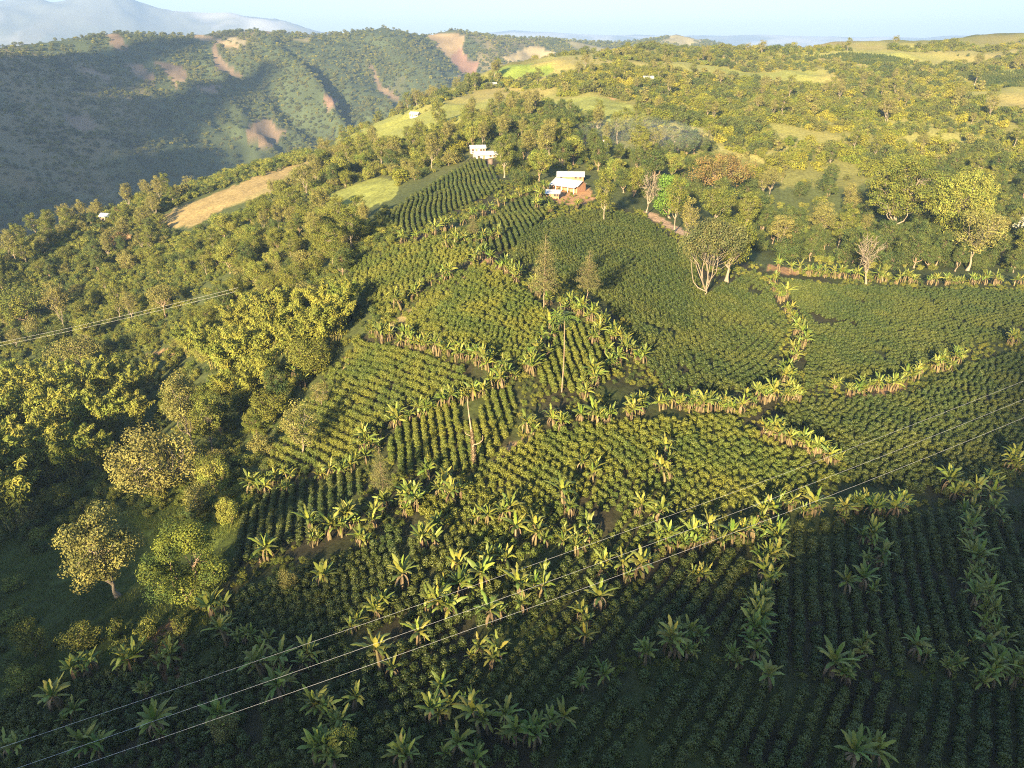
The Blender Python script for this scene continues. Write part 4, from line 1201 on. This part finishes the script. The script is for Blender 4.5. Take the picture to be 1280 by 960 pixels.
def scatter_trees():
    rng = np.random.default_rng(21)
    big_xy = np.array([(t['p'][0], t['p'][1], 2.2) for t in TREES] + [(b[0][0], b[0][1], 2.0) for b in BAMBOO] + HOUSE_XY)
    for phrase, poly, sp, kinds, (s0, s1), (d0, d1) in REGIONS:
        Q = scatter_region(poly, sp, d0, d1, rng)
        if not len(Q): continue
        u, v, zc = project(Q)
        keep = np.ones(len(Q), bool)
        for pl in FIELDS_KEEP + CLEAR:
            keep &= ~inpoly(u, v + 1, pl)
        dd = ((Q[:, None, :2] - big_xy[None, :, :2]) ** 2).sum(-1)
        keep &= (dd > (big_xy[:, 2] ** 2)[None]).all(1)
        if 'hill at right' in phrase or 'ridge above' in phrase:
            keep &= clearing(Q[:, 0], Q[:, 1]) < rng.uniform(-.03, .1, len(Q))
        dens = fbm(Q[:, 0] / 40, Q[:, 1] / 40, 3, 15)
        keep &= rng.uniform(size=len(Q)) < np.clip(.8 + dens * (1.4 if 'hill' in phrase else .9), .06, 1)
        for p in Q[keep]:
            k = kinds[rng.integers(len(kinds))]
            D = np.linalg.norm(p - CAMP)
            kv = None
            if isinstance(k, tuple): k, kv = k
            if D > 330 and k in ('round', 'small', 'mound', 'shrub'):
                k = 'distant'
            V = TV[k]
            if k == 'distant': kv = int(rng.choice([0, 0, 0, 1, 1, 1, 3, 3, 3, 4, 4, 4, 4, 2]))
            var = int(rng.integers(len(V))) if kv is None or len(V) <= kv else kv
            s = rng.uniform(s0, s1) * (1.0 if k != 'distant' else .95)
            TREES.append(dict(kind=k, var=var, p=p, s=s, wide=rng.uniform(.85, 1.2), label=None, big=False, px=V[var]['h'] * s / D * FPX, region=phrase))


scatter_trees()


def place_trees():
    rng = np.random.default_rng(77)
    cand = [t for t in TREES if not t['big']]
    infr = []
    for t in cand:
        u, v, zc = project(t['p'])
        t['u'] = u; t['v'] = v
        infr.append(-10 < u < 1290 and v < 985)
    cand = [t for t, f in zip(cand, infr) if f]
    shrubs = [t for t in cand if t['kind'] == 'shrub']
    wood = [t for t in cand if t['kind'] != 'shrub']
    wood.sort(key=lambda t: -t['px']); shrubs.sort(key=lambda t: -t['px'])
    ind = [t for t in TREES if t['big']]
    nfree = 298 - len(ind)
    sel = wood[:nfree]; rest = wood[nfree:]
    # every far variant needs one individual of its own
    have = {(t['kind'], t['var']) for t in ind + sel}
    have = {(t['kind'], t['var']) for t in sel if t['px'] <= 38}
    for k in sorted({(t['kind'], t['var']) for t in rest} - have):
        c = [t for t in rest if (t['kind'], t['var']) == k][0]
        c['px'] = min(c['px'], 37); sel.append(c); rest = [t for t in rest if t is not c]
    src = {}
    byreg = {}
    for t in sel: byreg.setdefault((t['region'], t['kind']), []).append(t)
    for key, ts in byreg.items():
        ts.sort(key=lambda t: t['u'])
        for i, t in enumerate(ts):
            where = 'leftmost' if i == 0 else ordw(i + 1) + ' from left'
            if i == len(ts) - 1 and i: where = 'rightmost'
            t['label'] = (f"{where} {LOOK[t['kind']]} {t['region']}" if where.endswith('most') else f"{ordw(i + 1)} {LOOK[t['kind']]} from left {t['region']}") if len(ts) > 1 else f"only {LOOK[t['kind']]} {t['region']}"
    for t in ind + sel:
        V = TV[t['kind']][t['var']]
        s = t['s']; w = t['wide'] * s; rz = rng.uniform(0, 2 * PI)
        loc = t['p'] - np.array([0, 0, .1 if t['kind'] != 'distant' else .9 * s])
        if t['big'] or t['px'] > 38:
            r = empty('tree', loc, rz, (w, w, s))
            link('trunk', V['trunk'], r)
            if V['crown']: link('crown', V['crown'], r)
        else:
            r = link('tree', V['whole'], None, loc, rz, (w, w, s))
            src.setdefault((t['kind'], t['var']), r)
        tag(r, t['label'], 'tree', 'named trees standing apart' if t['big'] else 'trees ' + t['region'])
    for i, t in enumerate(sorted(shrubs, key=lambda t: (t['region'], t['u']))):
        pass
    byreg = {}
    for t in shrubs[:200]: byreg.setdefault(t['region'], []).append(t)
    for reg, ts in byreg.items():
        ts.sort(key=lambda t: t['u'])
        for i, t in enumerate(ts):
            V = TV['shrub'][t['var']]
            o = link('shrub', V['whole'], None, t['p'] - np.array([0, 0, .1]), rng.uniform(0, 6.28), (t['s'] * t['wide'],) * 2 + (t['s'],))
            where = 'leftmost' if i == 0 else ('rightmost' if i == len(ts) - 1 else ordw(i + 1) + ' from left')
            tag(o, f'low leafy shrub, {where} of the shrubs {reg}', 'shrub', 'shrubs ' + reg)
            src.setdefault(('shrub', t['var']), o)
    # the rest of the woods
    keys = sorted({(t['kind'], t['var']) for t in rest if (t['kind'], t['var']) in src})
    rest = [t for t in rest if (t['kind'], t['var']) in src]
    print('trees individual', len(ind) + len(sel), 'stuff', len(rest), 'shrubs', len(shrubs))
    srcs = [src[k] for k in keys]
    stuff_points('hillside_woods', np.array([t['p'] - [0, 0, .1 if t['kind'] != 'distant' else .9 * t['s']] for t in rest]), rng.uniform(0, 6.28, len(rest)), np.array([t['s'] for t in rest]),
                 np.array([keys.index((t['kind'], t['var'])) for t in rest]), srcs, 'sunlit mixed woods covering the hill behind and the ridge at left', 'woods')
    return src


SRC = place_trees()


# bamboo
BAMV = []
for i in range(4):
    cu, fo = gen_bamboo(300 + i, h=12, n=17 + i, spread=3.4)
    BAMV.append((cu.mesh('culms', M['culm'], True), fo.mesh('foliage', M['bamboo'])))
rng = np.random.default_rng(9)
byreg = {}
for p, h, reg in BAMBOO: byreg.setdefault(reg, []).append((p, h))
for reg, L in byreg.items():
    L.sort(key=lambda q: project(q[0])[0])
    for i, (p, h) in enumerate(L):
        s = h * np.linalg.norm(p - CAMP) / FPX / 11.0
        r = empty('bamboo_clump', p - np.array([0, 0, .1]), rng.uniform(0, 6.28), (s * 1.05, s * 1.05, s))
        where = 'leftmost' if i == 0 else ('rightmost' if i == len(L) - 1 else ordw(i + 1) + ' from left')
        tag(r, f'arching bamboo clump, {where} {reg}', 'bamboo', 'bamboo clumps ' + reg)
        v = BAMV[i % 4]
        link('culms', v[0], r); link('foliage', v[1], r)


# ------------------------------------------------------------------ far woods on the mountain
def far_woods():
    rng = np.random.default_rng(31)
    sp = 5.4
    X, Y = np.meshgrid(np.arange(-1150, 950, sp), np.arange(480, 2150, sp))
    X = (X + rng.uniform(-.5, .5, X.shape) * sp).ravel(); Y = (Y + rng.uniform(-.5, .5, Y.shape) * sp).ravel()
    az = np.degrees(np.arctan2(X, Y)); D = np.hypot(X, Y)
    m = (np.abs(az) < 40) & (D > 560)
    X, Y, D = X[m], Y[m], D[m]
    Z = height(X, Y)
    P = np.stack([X, Y, Z], -1)
    u, v, zc = project(P + [0, 0, 5])
    # keep what can be seen: march the sight line
    vis = (u > -30) & (u < 1000) & (v < 330)
    for f in np.linspace(.3, .985, 46):
        Q = CAMP + (P + [0, 0, 8] - CAMP) * f
        vis &= Q[:, 2] > height(Q[:, 0], Q[:, 1]) - 3
    u, v, zc = project(P)
    for c_, poly in SLIDES:
        vis &= ~inpoly(u + 9 * fbm(X / 50, Y / 50, 4, 42), v + 9 * fbm(X / 50, Y / 50, 4, 43), poly)
    dens = fbm(X / 110, Y / 110, 4, 81)
    vis &= rng.uniform(size=len(X)) < np.clip(.75 + dens * 1.1, .12, 1)
    P = P[vis]
    print('far woods', len(P))
    keys = [k for k in (('distant', 0), ('distant', 1), ('distant', 2), ('distant', 3), ('distant', 4)) if k in SRC]
    stuff_points('mountain_woods', P - [0, 0, .9], rng.uniform(0, 6.28, len(P)), rng.uniform(.4, 1.0, len(P)) ** 1.3, rng.choice([0, 3, 3, 3, 4], len(P)) % len(keys), [SRC[k] for k in keys],
                 'hazy blue-green woods on the far mountain across the valley', 'woods')


far_woods()


# ------------------------------------------------------------------ coffee
def coffee():
    rng = np.random.default_rng(41)
    allP = []; allS = []; allY = []
    lit_plots = ('bright_left', 'triangle', 'bright_mid', 'mid_bushy', 'upper_green', 'small_mid', 'striped_mid')  # plots given the lit leaf colour; the others take the shaded copy
    BX = np.array(BANANA_XY); hx = np.array(HOUSE_XY)
    for name, poly, a, b, rs, ps in PLOTS:
        A, B = G(*a), G(*b)
        e = (B - A)[:2]; e /= np.linalg.norm(e); n = np.array([-e[1], e[0]])
        pl = np.array(poly, float)
        gu, gv = np.meshgrid(np.linspace(pl[:, 0].min(), pl[:, 0].max(), 24), np.linspace(pl[:, 1].min(), pl[:, 1].max(), 20))
        m = inpoly(gu.ravel(), gv.ravel(), poly)
        C, hit = cast(gu.ravel()[m], gv.ravel()[m]); C = C[hit][:, :2]
        s = C @ e; t = C @ n
        S, T = np.meshgrid(np.arange(s.min() - 3, s.max() + 3, ps), np.arange(t.min() - 3, t.max() + 3, rs))
        S = S + rng.uniform(0, ps, (S.shape[0], 1))
        wav = .8 * fbm(S / 22, T / 22, 2, 12)
        S = S + rng.normal(0, .1, S.shape); T = T + rng.normal(0, .06, T.shape) + wav
        XY = S.ravel()[:, None] * e + T.ravel()[:, None] * n
        Z = height(XY[:, 0], XY[:, 1])
        P = np.c_[XY, Z]
        u, v, zc = project(P)
        ok = (zc > 5) & inpoly(u, v, poly) & (np.abs(zc - np.median(C @ np.array([0, 1.]))) < 500)
        P = P[ok]
        bx = BX[(np.abs(BX[:, 0] - P[:, 0].mean()) < np.ptp(P[:, 0])) & (np.abs(BX[:, 1] - P[:, 1].mean()) < np.ptp(P[:, 1]))]
        d = ((P[:, None, :2] - bx[None, :, :2]) ** 2).sum(-1)
        k = (d > (bx[:, 2] * .6)[None] ** 2).all(1)
        d = ((P[:, None, :2] - hx[None, :, :2]) ** 2).sum(-1)
        k &= (d > hx[:, 2][None] ** 2).all(1)
        gap = fbm(P[:, 0] / 5, P[:, 1] / 5, 2, 19)
        k &= (gap < .62) & (rng.uniform(size=len(P)) > .03)
        P = P[k]
        allY.append(np.full(len(P), 2 if name == 'bright_mid' else int(name in lit_plots)))
        allP.append(P); allS.append((1.04 * (rs / 1.38) ** .75) * rng.uniform(.78, 1.12, len(P)) * (1.0 + .12 * fbm(P[:, 0] / 9, P[:, 1] / 9, 2, 6)))
    P = np.concatenate(allP); S = np.concatenate(allS); Y = np.concatenate(allY)
    d = np.linalg.norm(P - CAMP, axis=1)
    u, v, zc = project(P)
    inside = (u > 5) & (u < 1275) & (v < 955)
    near = list(np.argsort(np.where(inside & (Y == 0), d, 1e9))[:292]) + list(np.argsort(np.where(inside & (Y == 2), d, 1e9))[:8])
    shaded_bush = [gen_bush(500 + i).mesh('coffee_bush', M['coffee_shaded']) for i in range(4)]
    new = [gen_bush(500 + i).mesh('coffee_bush', M['coffee']) for i in range(4)]  # same bush shapes in the lit leaf colour
    src = {0: [], 1: []}
    for i, k in enumerate(near):
        y = int(Y[k] > 0)
        o = link('coffee_bush', (new if y else shaded_bush)[i % 4], None, P[k] - [0, 0, .08], rng.uniform(0, 6.28), S[k])
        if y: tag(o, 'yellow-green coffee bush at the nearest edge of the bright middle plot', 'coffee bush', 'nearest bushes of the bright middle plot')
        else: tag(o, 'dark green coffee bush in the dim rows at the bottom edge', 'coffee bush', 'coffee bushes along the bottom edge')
        if len(src[y]) < 4: src[y].append(o)
    m = np.ones(len(P), bool); m[near] = False
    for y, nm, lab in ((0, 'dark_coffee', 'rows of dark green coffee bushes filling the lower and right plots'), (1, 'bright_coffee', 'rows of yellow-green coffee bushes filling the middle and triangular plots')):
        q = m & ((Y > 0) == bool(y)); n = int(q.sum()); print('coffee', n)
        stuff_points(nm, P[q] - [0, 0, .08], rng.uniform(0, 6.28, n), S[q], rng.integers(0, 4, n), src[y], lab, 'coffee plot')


coffee()


# ------------------------------------------------------------------ grass and undergrowth
def undergrowth():
    rng = np.random.default_rng(51)
    regs = [(REGIONS[0][1], 2.4), (REGIONS[2][1], 2.8), (REGIONS[4][1], 2.6), (REGIONS[8][1], 3.2), (REGIONS[9][1], 2.6), ([(-20, 640), (-20, 430), (200, 440), (215, 560), (150, 600)], 3.2), (REGIONS[6][1], 3.4), (REGIONS[5][1], 3.6), (REGIONS[3][1], 3.4), (REGIONS[7][1], 3.4), (REGIONS[1][1], 2.8), ([(290, 650), (330, 560), (440, 440), (470, 390), (425, 340), (480, 262), (500, 280), (490, 400), (420, 480), (340, 600)], 1.7), ([(-20, 345), (60, 310), (230, 290), (330, 340), (300, 420), (200, 450), (-20, 450)], 2.6)]
    P = []
    for poly, sp in regs:
        Q = scatter_region(poly, sp, 30, 800, rng)
        if not len(Q): continue
        u, v, _ = project(Q)
        k = np.ones(len(Q), bool)
        for pl in FIELDS_KEEP + CLEAR: k &= ~inpoly(u, v + 1, pl)
        k &= (clearing(Q[:, 0], Q[:, 1]) < rng.uniform(-.05, .15, len(Q))) | (np.hypot(Q[:, 0], Q[:, 1]) < 230) | (u < 400)
        k &= fbm(Q[:, 0] / 14, Q[:, 1] / 14, 3, 23) > np.where(Q[:, 0] < -18, -1, -.12)
        P.append(Q[k])
    Q = scatter_region(PLANT, 1.0, 30, 300, rng)
    u, v, _ = project(Q)
    k = fbm(Q[:, 0] / 5, Q[:, 1] / 5, 3, 37) > -.2
    for pl in FIELDS_KEEP: k &= ~inpoly(u, v, pl)
    for pl in CLEAR: k &= ~inpoly(u, v, pl) | (rng.uniform(size=len(Q)) < .25)
    WEED = Q[k]
    P.append(scatter_region([(180, 252), (300, 212), (385, 190), (390, 200), (250, 245), (200, 268)], 3.0, 150, 480, rng))
    P = np.concatenate(P); n = len(P)
    hx = np.array(HOUSE_XY)
    k = (((P[:, None, :2] - hx[None, :, :2]) ** 2).sum(-1) > hx[:, 2][None] ** 2).all(1)
    P = P[k]
    nw = len(WEED); P = np.concatenate([P, WEED]); n = len(P); print('undergrowth', n, 'weeds', nw)
    keys = [q for q in (('shrub', 0), ('shrub', 1), ('shrub', 2)) if q in SRC]
    stuff_points('undergrowth', P - [0, 0, .1], rng.uniform(0, 6.28, n), rng.uniform(.3, .8, n) * np.where(np.arange(n) >= n - nw, .42, np.clip(np.hypot(P[:, 0], P[:, 1]) / 200, 1, 1.7)), rng.integers(0, len(keys), n), [SRC[q] for q in keys], 'low tangled undergrowth on the slopes round the plots', 'undergrowth')
    # grass blades on the open bank at left and between the rows
    regs = [(COVER[1][2], .26), ([(700, 860), (760, 812), (960, 830), (1160, 840), (1290, 860), (1290, 880), (1160, 858), (960, 864), (800, 842)], .4), (COVER[2][2], .26)]
    g = Geo()
    for poly, sp in regs:
        Q = scatter_region(poly, sp, 30, 200, rng)
        Q = Q[fbm(Q[:, 0] / 3, Q[:, 1] / 3, 3, 29) > -.25]
        m = len(Q)
        Nn = rand_dirs(m, rng); Nn[:, 2] *= .35
        hgt = rng.uniform(.15, .42, m) * (1 + .6 * fbm(Q[:, 0] / 4, Q[:, 1] / 4, 2, 3))
        a = np.stack([rng.normal(size=m) * .3, rng.normal(size=m) * .3, np.ones(m)], -1)
        b = rand_dirs(m, rng); b[:, 2] = 0; b /= np.linalg.norm(b, axis=1, keepdims=True) + 1e-6
        W = (.045 * rng.uniform(.6, 1.3, m))[:, None]; H = hgt[:, None]
        V = np.stack([Q - b * W, Q + b * W, Q + b * W * .4 + a * H * .7, Q + a * H], 1)
        t = rng.uniform(.7, 1.3, m); w = rng.uniform(-.1, .2, m)
        T = np.stack([t * (1 + w), t, t * .9], -1)
        g.add(V.reshape(-1, 3), np.arange(m * 4).reshape(m, 4), np.repeat(T, 4, 0))
    M['grass'] = leaf_mat('grass_blades', (.045, .062, .013), (.045, .062, .013), (.085, .1, .02), scale=.25)
    o = link('grass', g.mesh('grass', M['grass'])); tag(o, 'rough green grass on the bank at lower left', 'grass', kind='stuff')


undergrowth()


# ------------------------------------------------------------------ single features
def dead_trunk():
    rng = np.random.default_rng(3)
    p = G(592, 584)
    r = empty('dead_tree', p, 0, 1.0); tag(r, 'dead pole tree wrapped in dry vine in front of the striped plot', 'dead tree')
    H = 96 * np.linalg.norm(p - CAMP) / FPX
    g = Geo(); t = np.linspace(0, 1, 10)
    P = np.stack([-.35 * t + .12 * np.sin(t * 5), .1 * np.sin(t * 4), H * t - .3 * (t == 0)], -1)
    tube(g, P, .17 * (1.2 - t), 7); link('trunk', g.mesh('trunk', M['bark_dead'], True), r)
    g = Geo(); limb(g, P[3], P[3] + np.array([1.1, 0, 1.2]), .07, .03, rng); limb(g, P[4], P[4] + np.array([-.6, .2, .8]), .06, .03, rng)
    link('branch', g.mesh('branch', M['bark_dead'], True), r)
    g = Geo()
    for k in range(14):
        f = .02 + k / 14 * .55
        c = np.array([np.interp(f, t, P[:, i]) for i in range(3)])
        clump(g, c, (.42 * (1 - f), .42 * (1 - f), .5), 60, .22, rng, .8, .5, .4)
    link('vine', g.mesh('vine', M['banana_dry']), r)


dead_trunk()


def palm(u, v, top_v, label):
    rng = np.random.default_rng(8)
    p = G(u, v); H = (v - top_v) * np.linalg.norm(p - CAMP) / FPX / .93
    r = empty('palm_tree', p, 0, 1.0); tag(r, label, 'palm tree')
    g = Geo(); t = np.linspace(0, 1, 9)
    P = np.stack([.15 * np.sin(t * 3), 0 * t, H * t - .3 * (t == 0)], -1)
    tube(g, P, .08 * (1.25 - .6 * t), 7); link('trunk', g.mesh('trunk', M['bark'], True), r)
    g = Geo()
    for i in range(13):
        az = i * 2.4; el = rng.uniform(.2, 1.2); m = 9; L = 2.1; tt = np.linspace(0, 1, m); ang = el - 1.5 * tt
        rad = np.r_[0, np.cumsum(np.cos(ang[:-1]) * L / (m - 1))]; zz = np.r_[0, np.cumsum(np.sin(ang[:-1]) * L / (m - 1))]
        dh = np.array([math.cos(az), math.sin(az), 0]); sd = np.array([-math.sin(az), math.cos(az), 0])
        mid = P[-1] + dh * rad[:, None] + np.array([0, 0, 1]) * zz[:, None]
        for q in range(1, m):
            for sgn in (-1, 1):
                a = mid[q]; b = a + sd * sgn * .6 * (1 - .5 * q / m) + dh * .3 - np.array([0, 0, .2])
                g.add([a - dh * .06, b, a + dh * .12, a], [(0, 1, 2, 3)], rng.uniform(.8, 1.2))
    link('fronds', g.mesh('fronds', M['banana']), r)


palm(702, 490, 398, 'tall thin palm with pale pole trunk over the small striped plot')


def pole(u, v, hpx, label):
    p = G(u, v); H = hpx * np.linalg.norm(p - CAMP) / FPX
    r = empty('wooden_pole', p); tag(r, label, 'pole', 'white poles behind the farmhouse')
    g = Geo(); tube(g, [(0, 0, -.4), (0, 0, H * .5), (0, 0, H)], [.2, .18, .16], 8); link('shaft', g.mesh('shaft', M['post'], True), r)
    g = Geo(); box(g, (0, 0, H - .3), (1.2, .12, .12)); link('crossarm', g.mesh('crossarm', M['wood']), r)


pole(754, 190, 14, 'white utility pole behind the farmhouse, leftmost of the pair')
pole(759, 192, 13, 'white utility pole behind the farmhouse, rightmost of the pair')


def wire(pa, pb, ha, hb, sag, label, group, rad=.0075, ext=(.35, .35)):
    """wire hung over the ground from a point ha metres above the ground seen at pa to one hb metres above pb"""
    def pt(uv, h):
        d = pix_dir(*uv); lo, hi = 5., 600.
        t = 8.0
        while t < 1500:
            P = CAMP + d * t
            if P[2] < hz(P[0], P[1]) + h: break
            t *= 1.01
        return CAMP + d * t
    A, B = pt(pa, ha), pt(pb, hb)
    t = np.linspace(-ext[0], 1 + ext[1], 60)[:, None]
    P = A + (B - A) * t
    P[:, 2] += sag * (t[:, 0] ** 2 - t[:, 0])
    g = Geo(); tube(g, P, rad, 6)
    o = link('power_wire', g.mesh('power_wire', M['wire'], True)); tag(o, label, 'power wire', group)


wire((0, 935), (1280, 476), 9, 9, 4, 'uppermost of three pale power wires crossing the lower left', 'power wires over the plantation')
wire((22, 960), (1280, 499), 9, 9, 4, 'middle of three pale power wires crossing the lower left', 'power wires over the plantation')
wire((92, 960), (1280, 522), 9, 9, 4, 'lowest of three pale power wires crossing the lower left', 'power wires over the plantation')
wire((0, 428), (232, 376), 10, 10, 1, 'upper of two thin wires over the left valley', 'wires over the left valley', .014, (.5, .25))
wire((0, 432), (232, 380), 10, 10, 1, 'lower of two thin wires over the left valley', 'wires over the left valley', .014, (.5, .25))


# ------------------------------------------------------------------ air
def volume_mat(name, dens, col, aniso=0.0):
    m, nt, out = new_mat(name)
    p = N(nt, 'ShaderNodeVolumePrincipled')
    p.inputs['Density'].default_value = dens; p.inputs['Color'].default_value = (*col, 1); p.inputs['Anisotropy'].default_value = aniso
    p.inputs['Density Attribute'].default_value = ''
    nt.links.new(p.outputs[0], out.inputs['Volume'])
    try: m.cycles.homogeneous_volume = True
    except Exception: pass
    return m


HAZE_DENS = 1.85e-4
g = Geo(); box(g, (0, 0, 85 ), (27000, 27000, 700))
hz_o = link('haze', g.mesh('haze', volume_mat('haze_air', HAZE_DENS, (.215, .335, .57)))); tag(hz_o, 'pale blue haze filling the valley air', 'haze', kind='stuff')


def smoke():
    p = G(800, 192)
    g = Geo(); nu, nv = 28, 14
    th = np.linspace(0, 2 * PI, nu, endpoint=False); ph = np.linspace(.05, PI - .05, nv)
    T, Ph = np.meshgrid(th, ph)
    r = 1 + .25 * fbm(np.cos(T) * 1.3 + 5, Ph * 1.5 + np.sin(T), 3, 66)
    V = np.stack([26 * r * np.sin(Ph) * np.cos(T), 11 * r * np.sin(Ph) * np.sin(T), 5.5 * r * np.cos(Ph)], -1).reshape(-1, 3)
    F = [(i * nu + j, i * nu + (j + 1) % nu, (i + 1) * nu + (j + 1) % nu, (i + 1) * nu + j) for i in range(nv - 1) for j in range(nu)]
    F += [(0, j + 1, j, j) for j in range(0)]
    V = np.concatenate([V, [[0, 0, 5.6], [0, 0, -5.6]]]); a = nu * nv
    F += [(a, (j + 1) % nu, j, a) for j in range(0)]
    me = bpy.data.meshes.new('smoke')
    faces = [tuple(f)[::-1] for f in F] + [(a, j, (j + 1) % nu) for j in range(nu)] + [(a + 1, (nv - 1) * nu + (j + 1) % nu, (nv - 1) * nu + j) for j in range(nu)]
    me.from_pydata([tuple(map(float, q)) for q in V], [], faces)
    me.materials.append(volume_mat('smoke_air', .004, (.75, .86, 1.0)))
    o = link('smoke', me, None, p + np.array([0, 0, 6.5])); tag(o, 'thin blue smoke drifting over the wood behind the farmhouse', 'smoke', kind='stuff')


smoke()

# ------------------------------------------------------------------ camera, sun, sky
cam = bpy.data.cameras.new('camera'); co = bpy.data.objects.new('camera', cam); COL.objects.link(co)
co.location = (0, 0, CAMZ); co.rotation_euler = (PI / 2 - PITCH, 0, 0)
cam.sensor_fit = 'HORIZONTAL'; cam.sensor_width = 36; cam.lens = 36 * FPX / 1280; cam.clip_start = .5; cam.clip_end = 60000
SC.camera = co

sun = bpy.data.lights.new('sun', 'SUN'); so = bpy.data.objects.new('sun', sun); COL.objects.link(so)
sun.energy = 5.0; sun.angle = math.radians(1.2); sun.color = (1, .77, .43)
to_sun = Vector((-math.sin(SUN_AZ) * math.cos(SUN_EL), -math.cos(SUN_AZ) * math.cos(SUN_EL), math.sin(SUN_EL)))
so.rotation_euler = to_sun.to_track_quat('Z', 'Y').to_euler()
so.location = (-30, -60, 120)

w = bpy.data.worlds.new('World'); SC.world = w; w.use_nodes = True
nt = w.node_tree; nt.nodes.clear()
ow = nt.nodes.new('ShaderNodeOutputWorld'); bg = nt.nodes.new('ShaderNodeBackground'); sky = nt.nodes.new('ShaderNodeTexSky')
sky.sky_type = 'NISHITA'; sky.sun_disc = False; sky.sun_elevation = SUN_EL
sky.sun_rotation = math.atan2(to_sun.x, to_sun.y)
sky.altitude = 1500; sky.air_density = 1.0; sky.dust_density = 2.0; sky.ozone_density = 1.0
bg.inputs['Strength'].default_value = .07
nt.links.new(sky.outputs[0], bg.inputs[0]); nt.links.new(bg.outputs[0], ow.inputs[0])

vs = SC.view_settings
vs.view_transform = 'Standard'; vs.look = 'None'; vs.exposure = 2.8; vs.gamma = 1.0; vs.use_curve_mapping = False
SC.display_settings.display_device = 'sRGB'
cy = SC.cycles
cy.max_bounces = 4; cy.diffuse_bounces = 2; cy.glossy_bounces = 1; cy.transmission_bounces = 2; cy.volume_bounces = 1; cy.transparent_max_bounces = 4
cy.use_denoising = False
cy.filter_width = 1.1; cy.use_adaptive_sampling = False
cy.caustics_reflective = False; cy.caustics_refractive = False
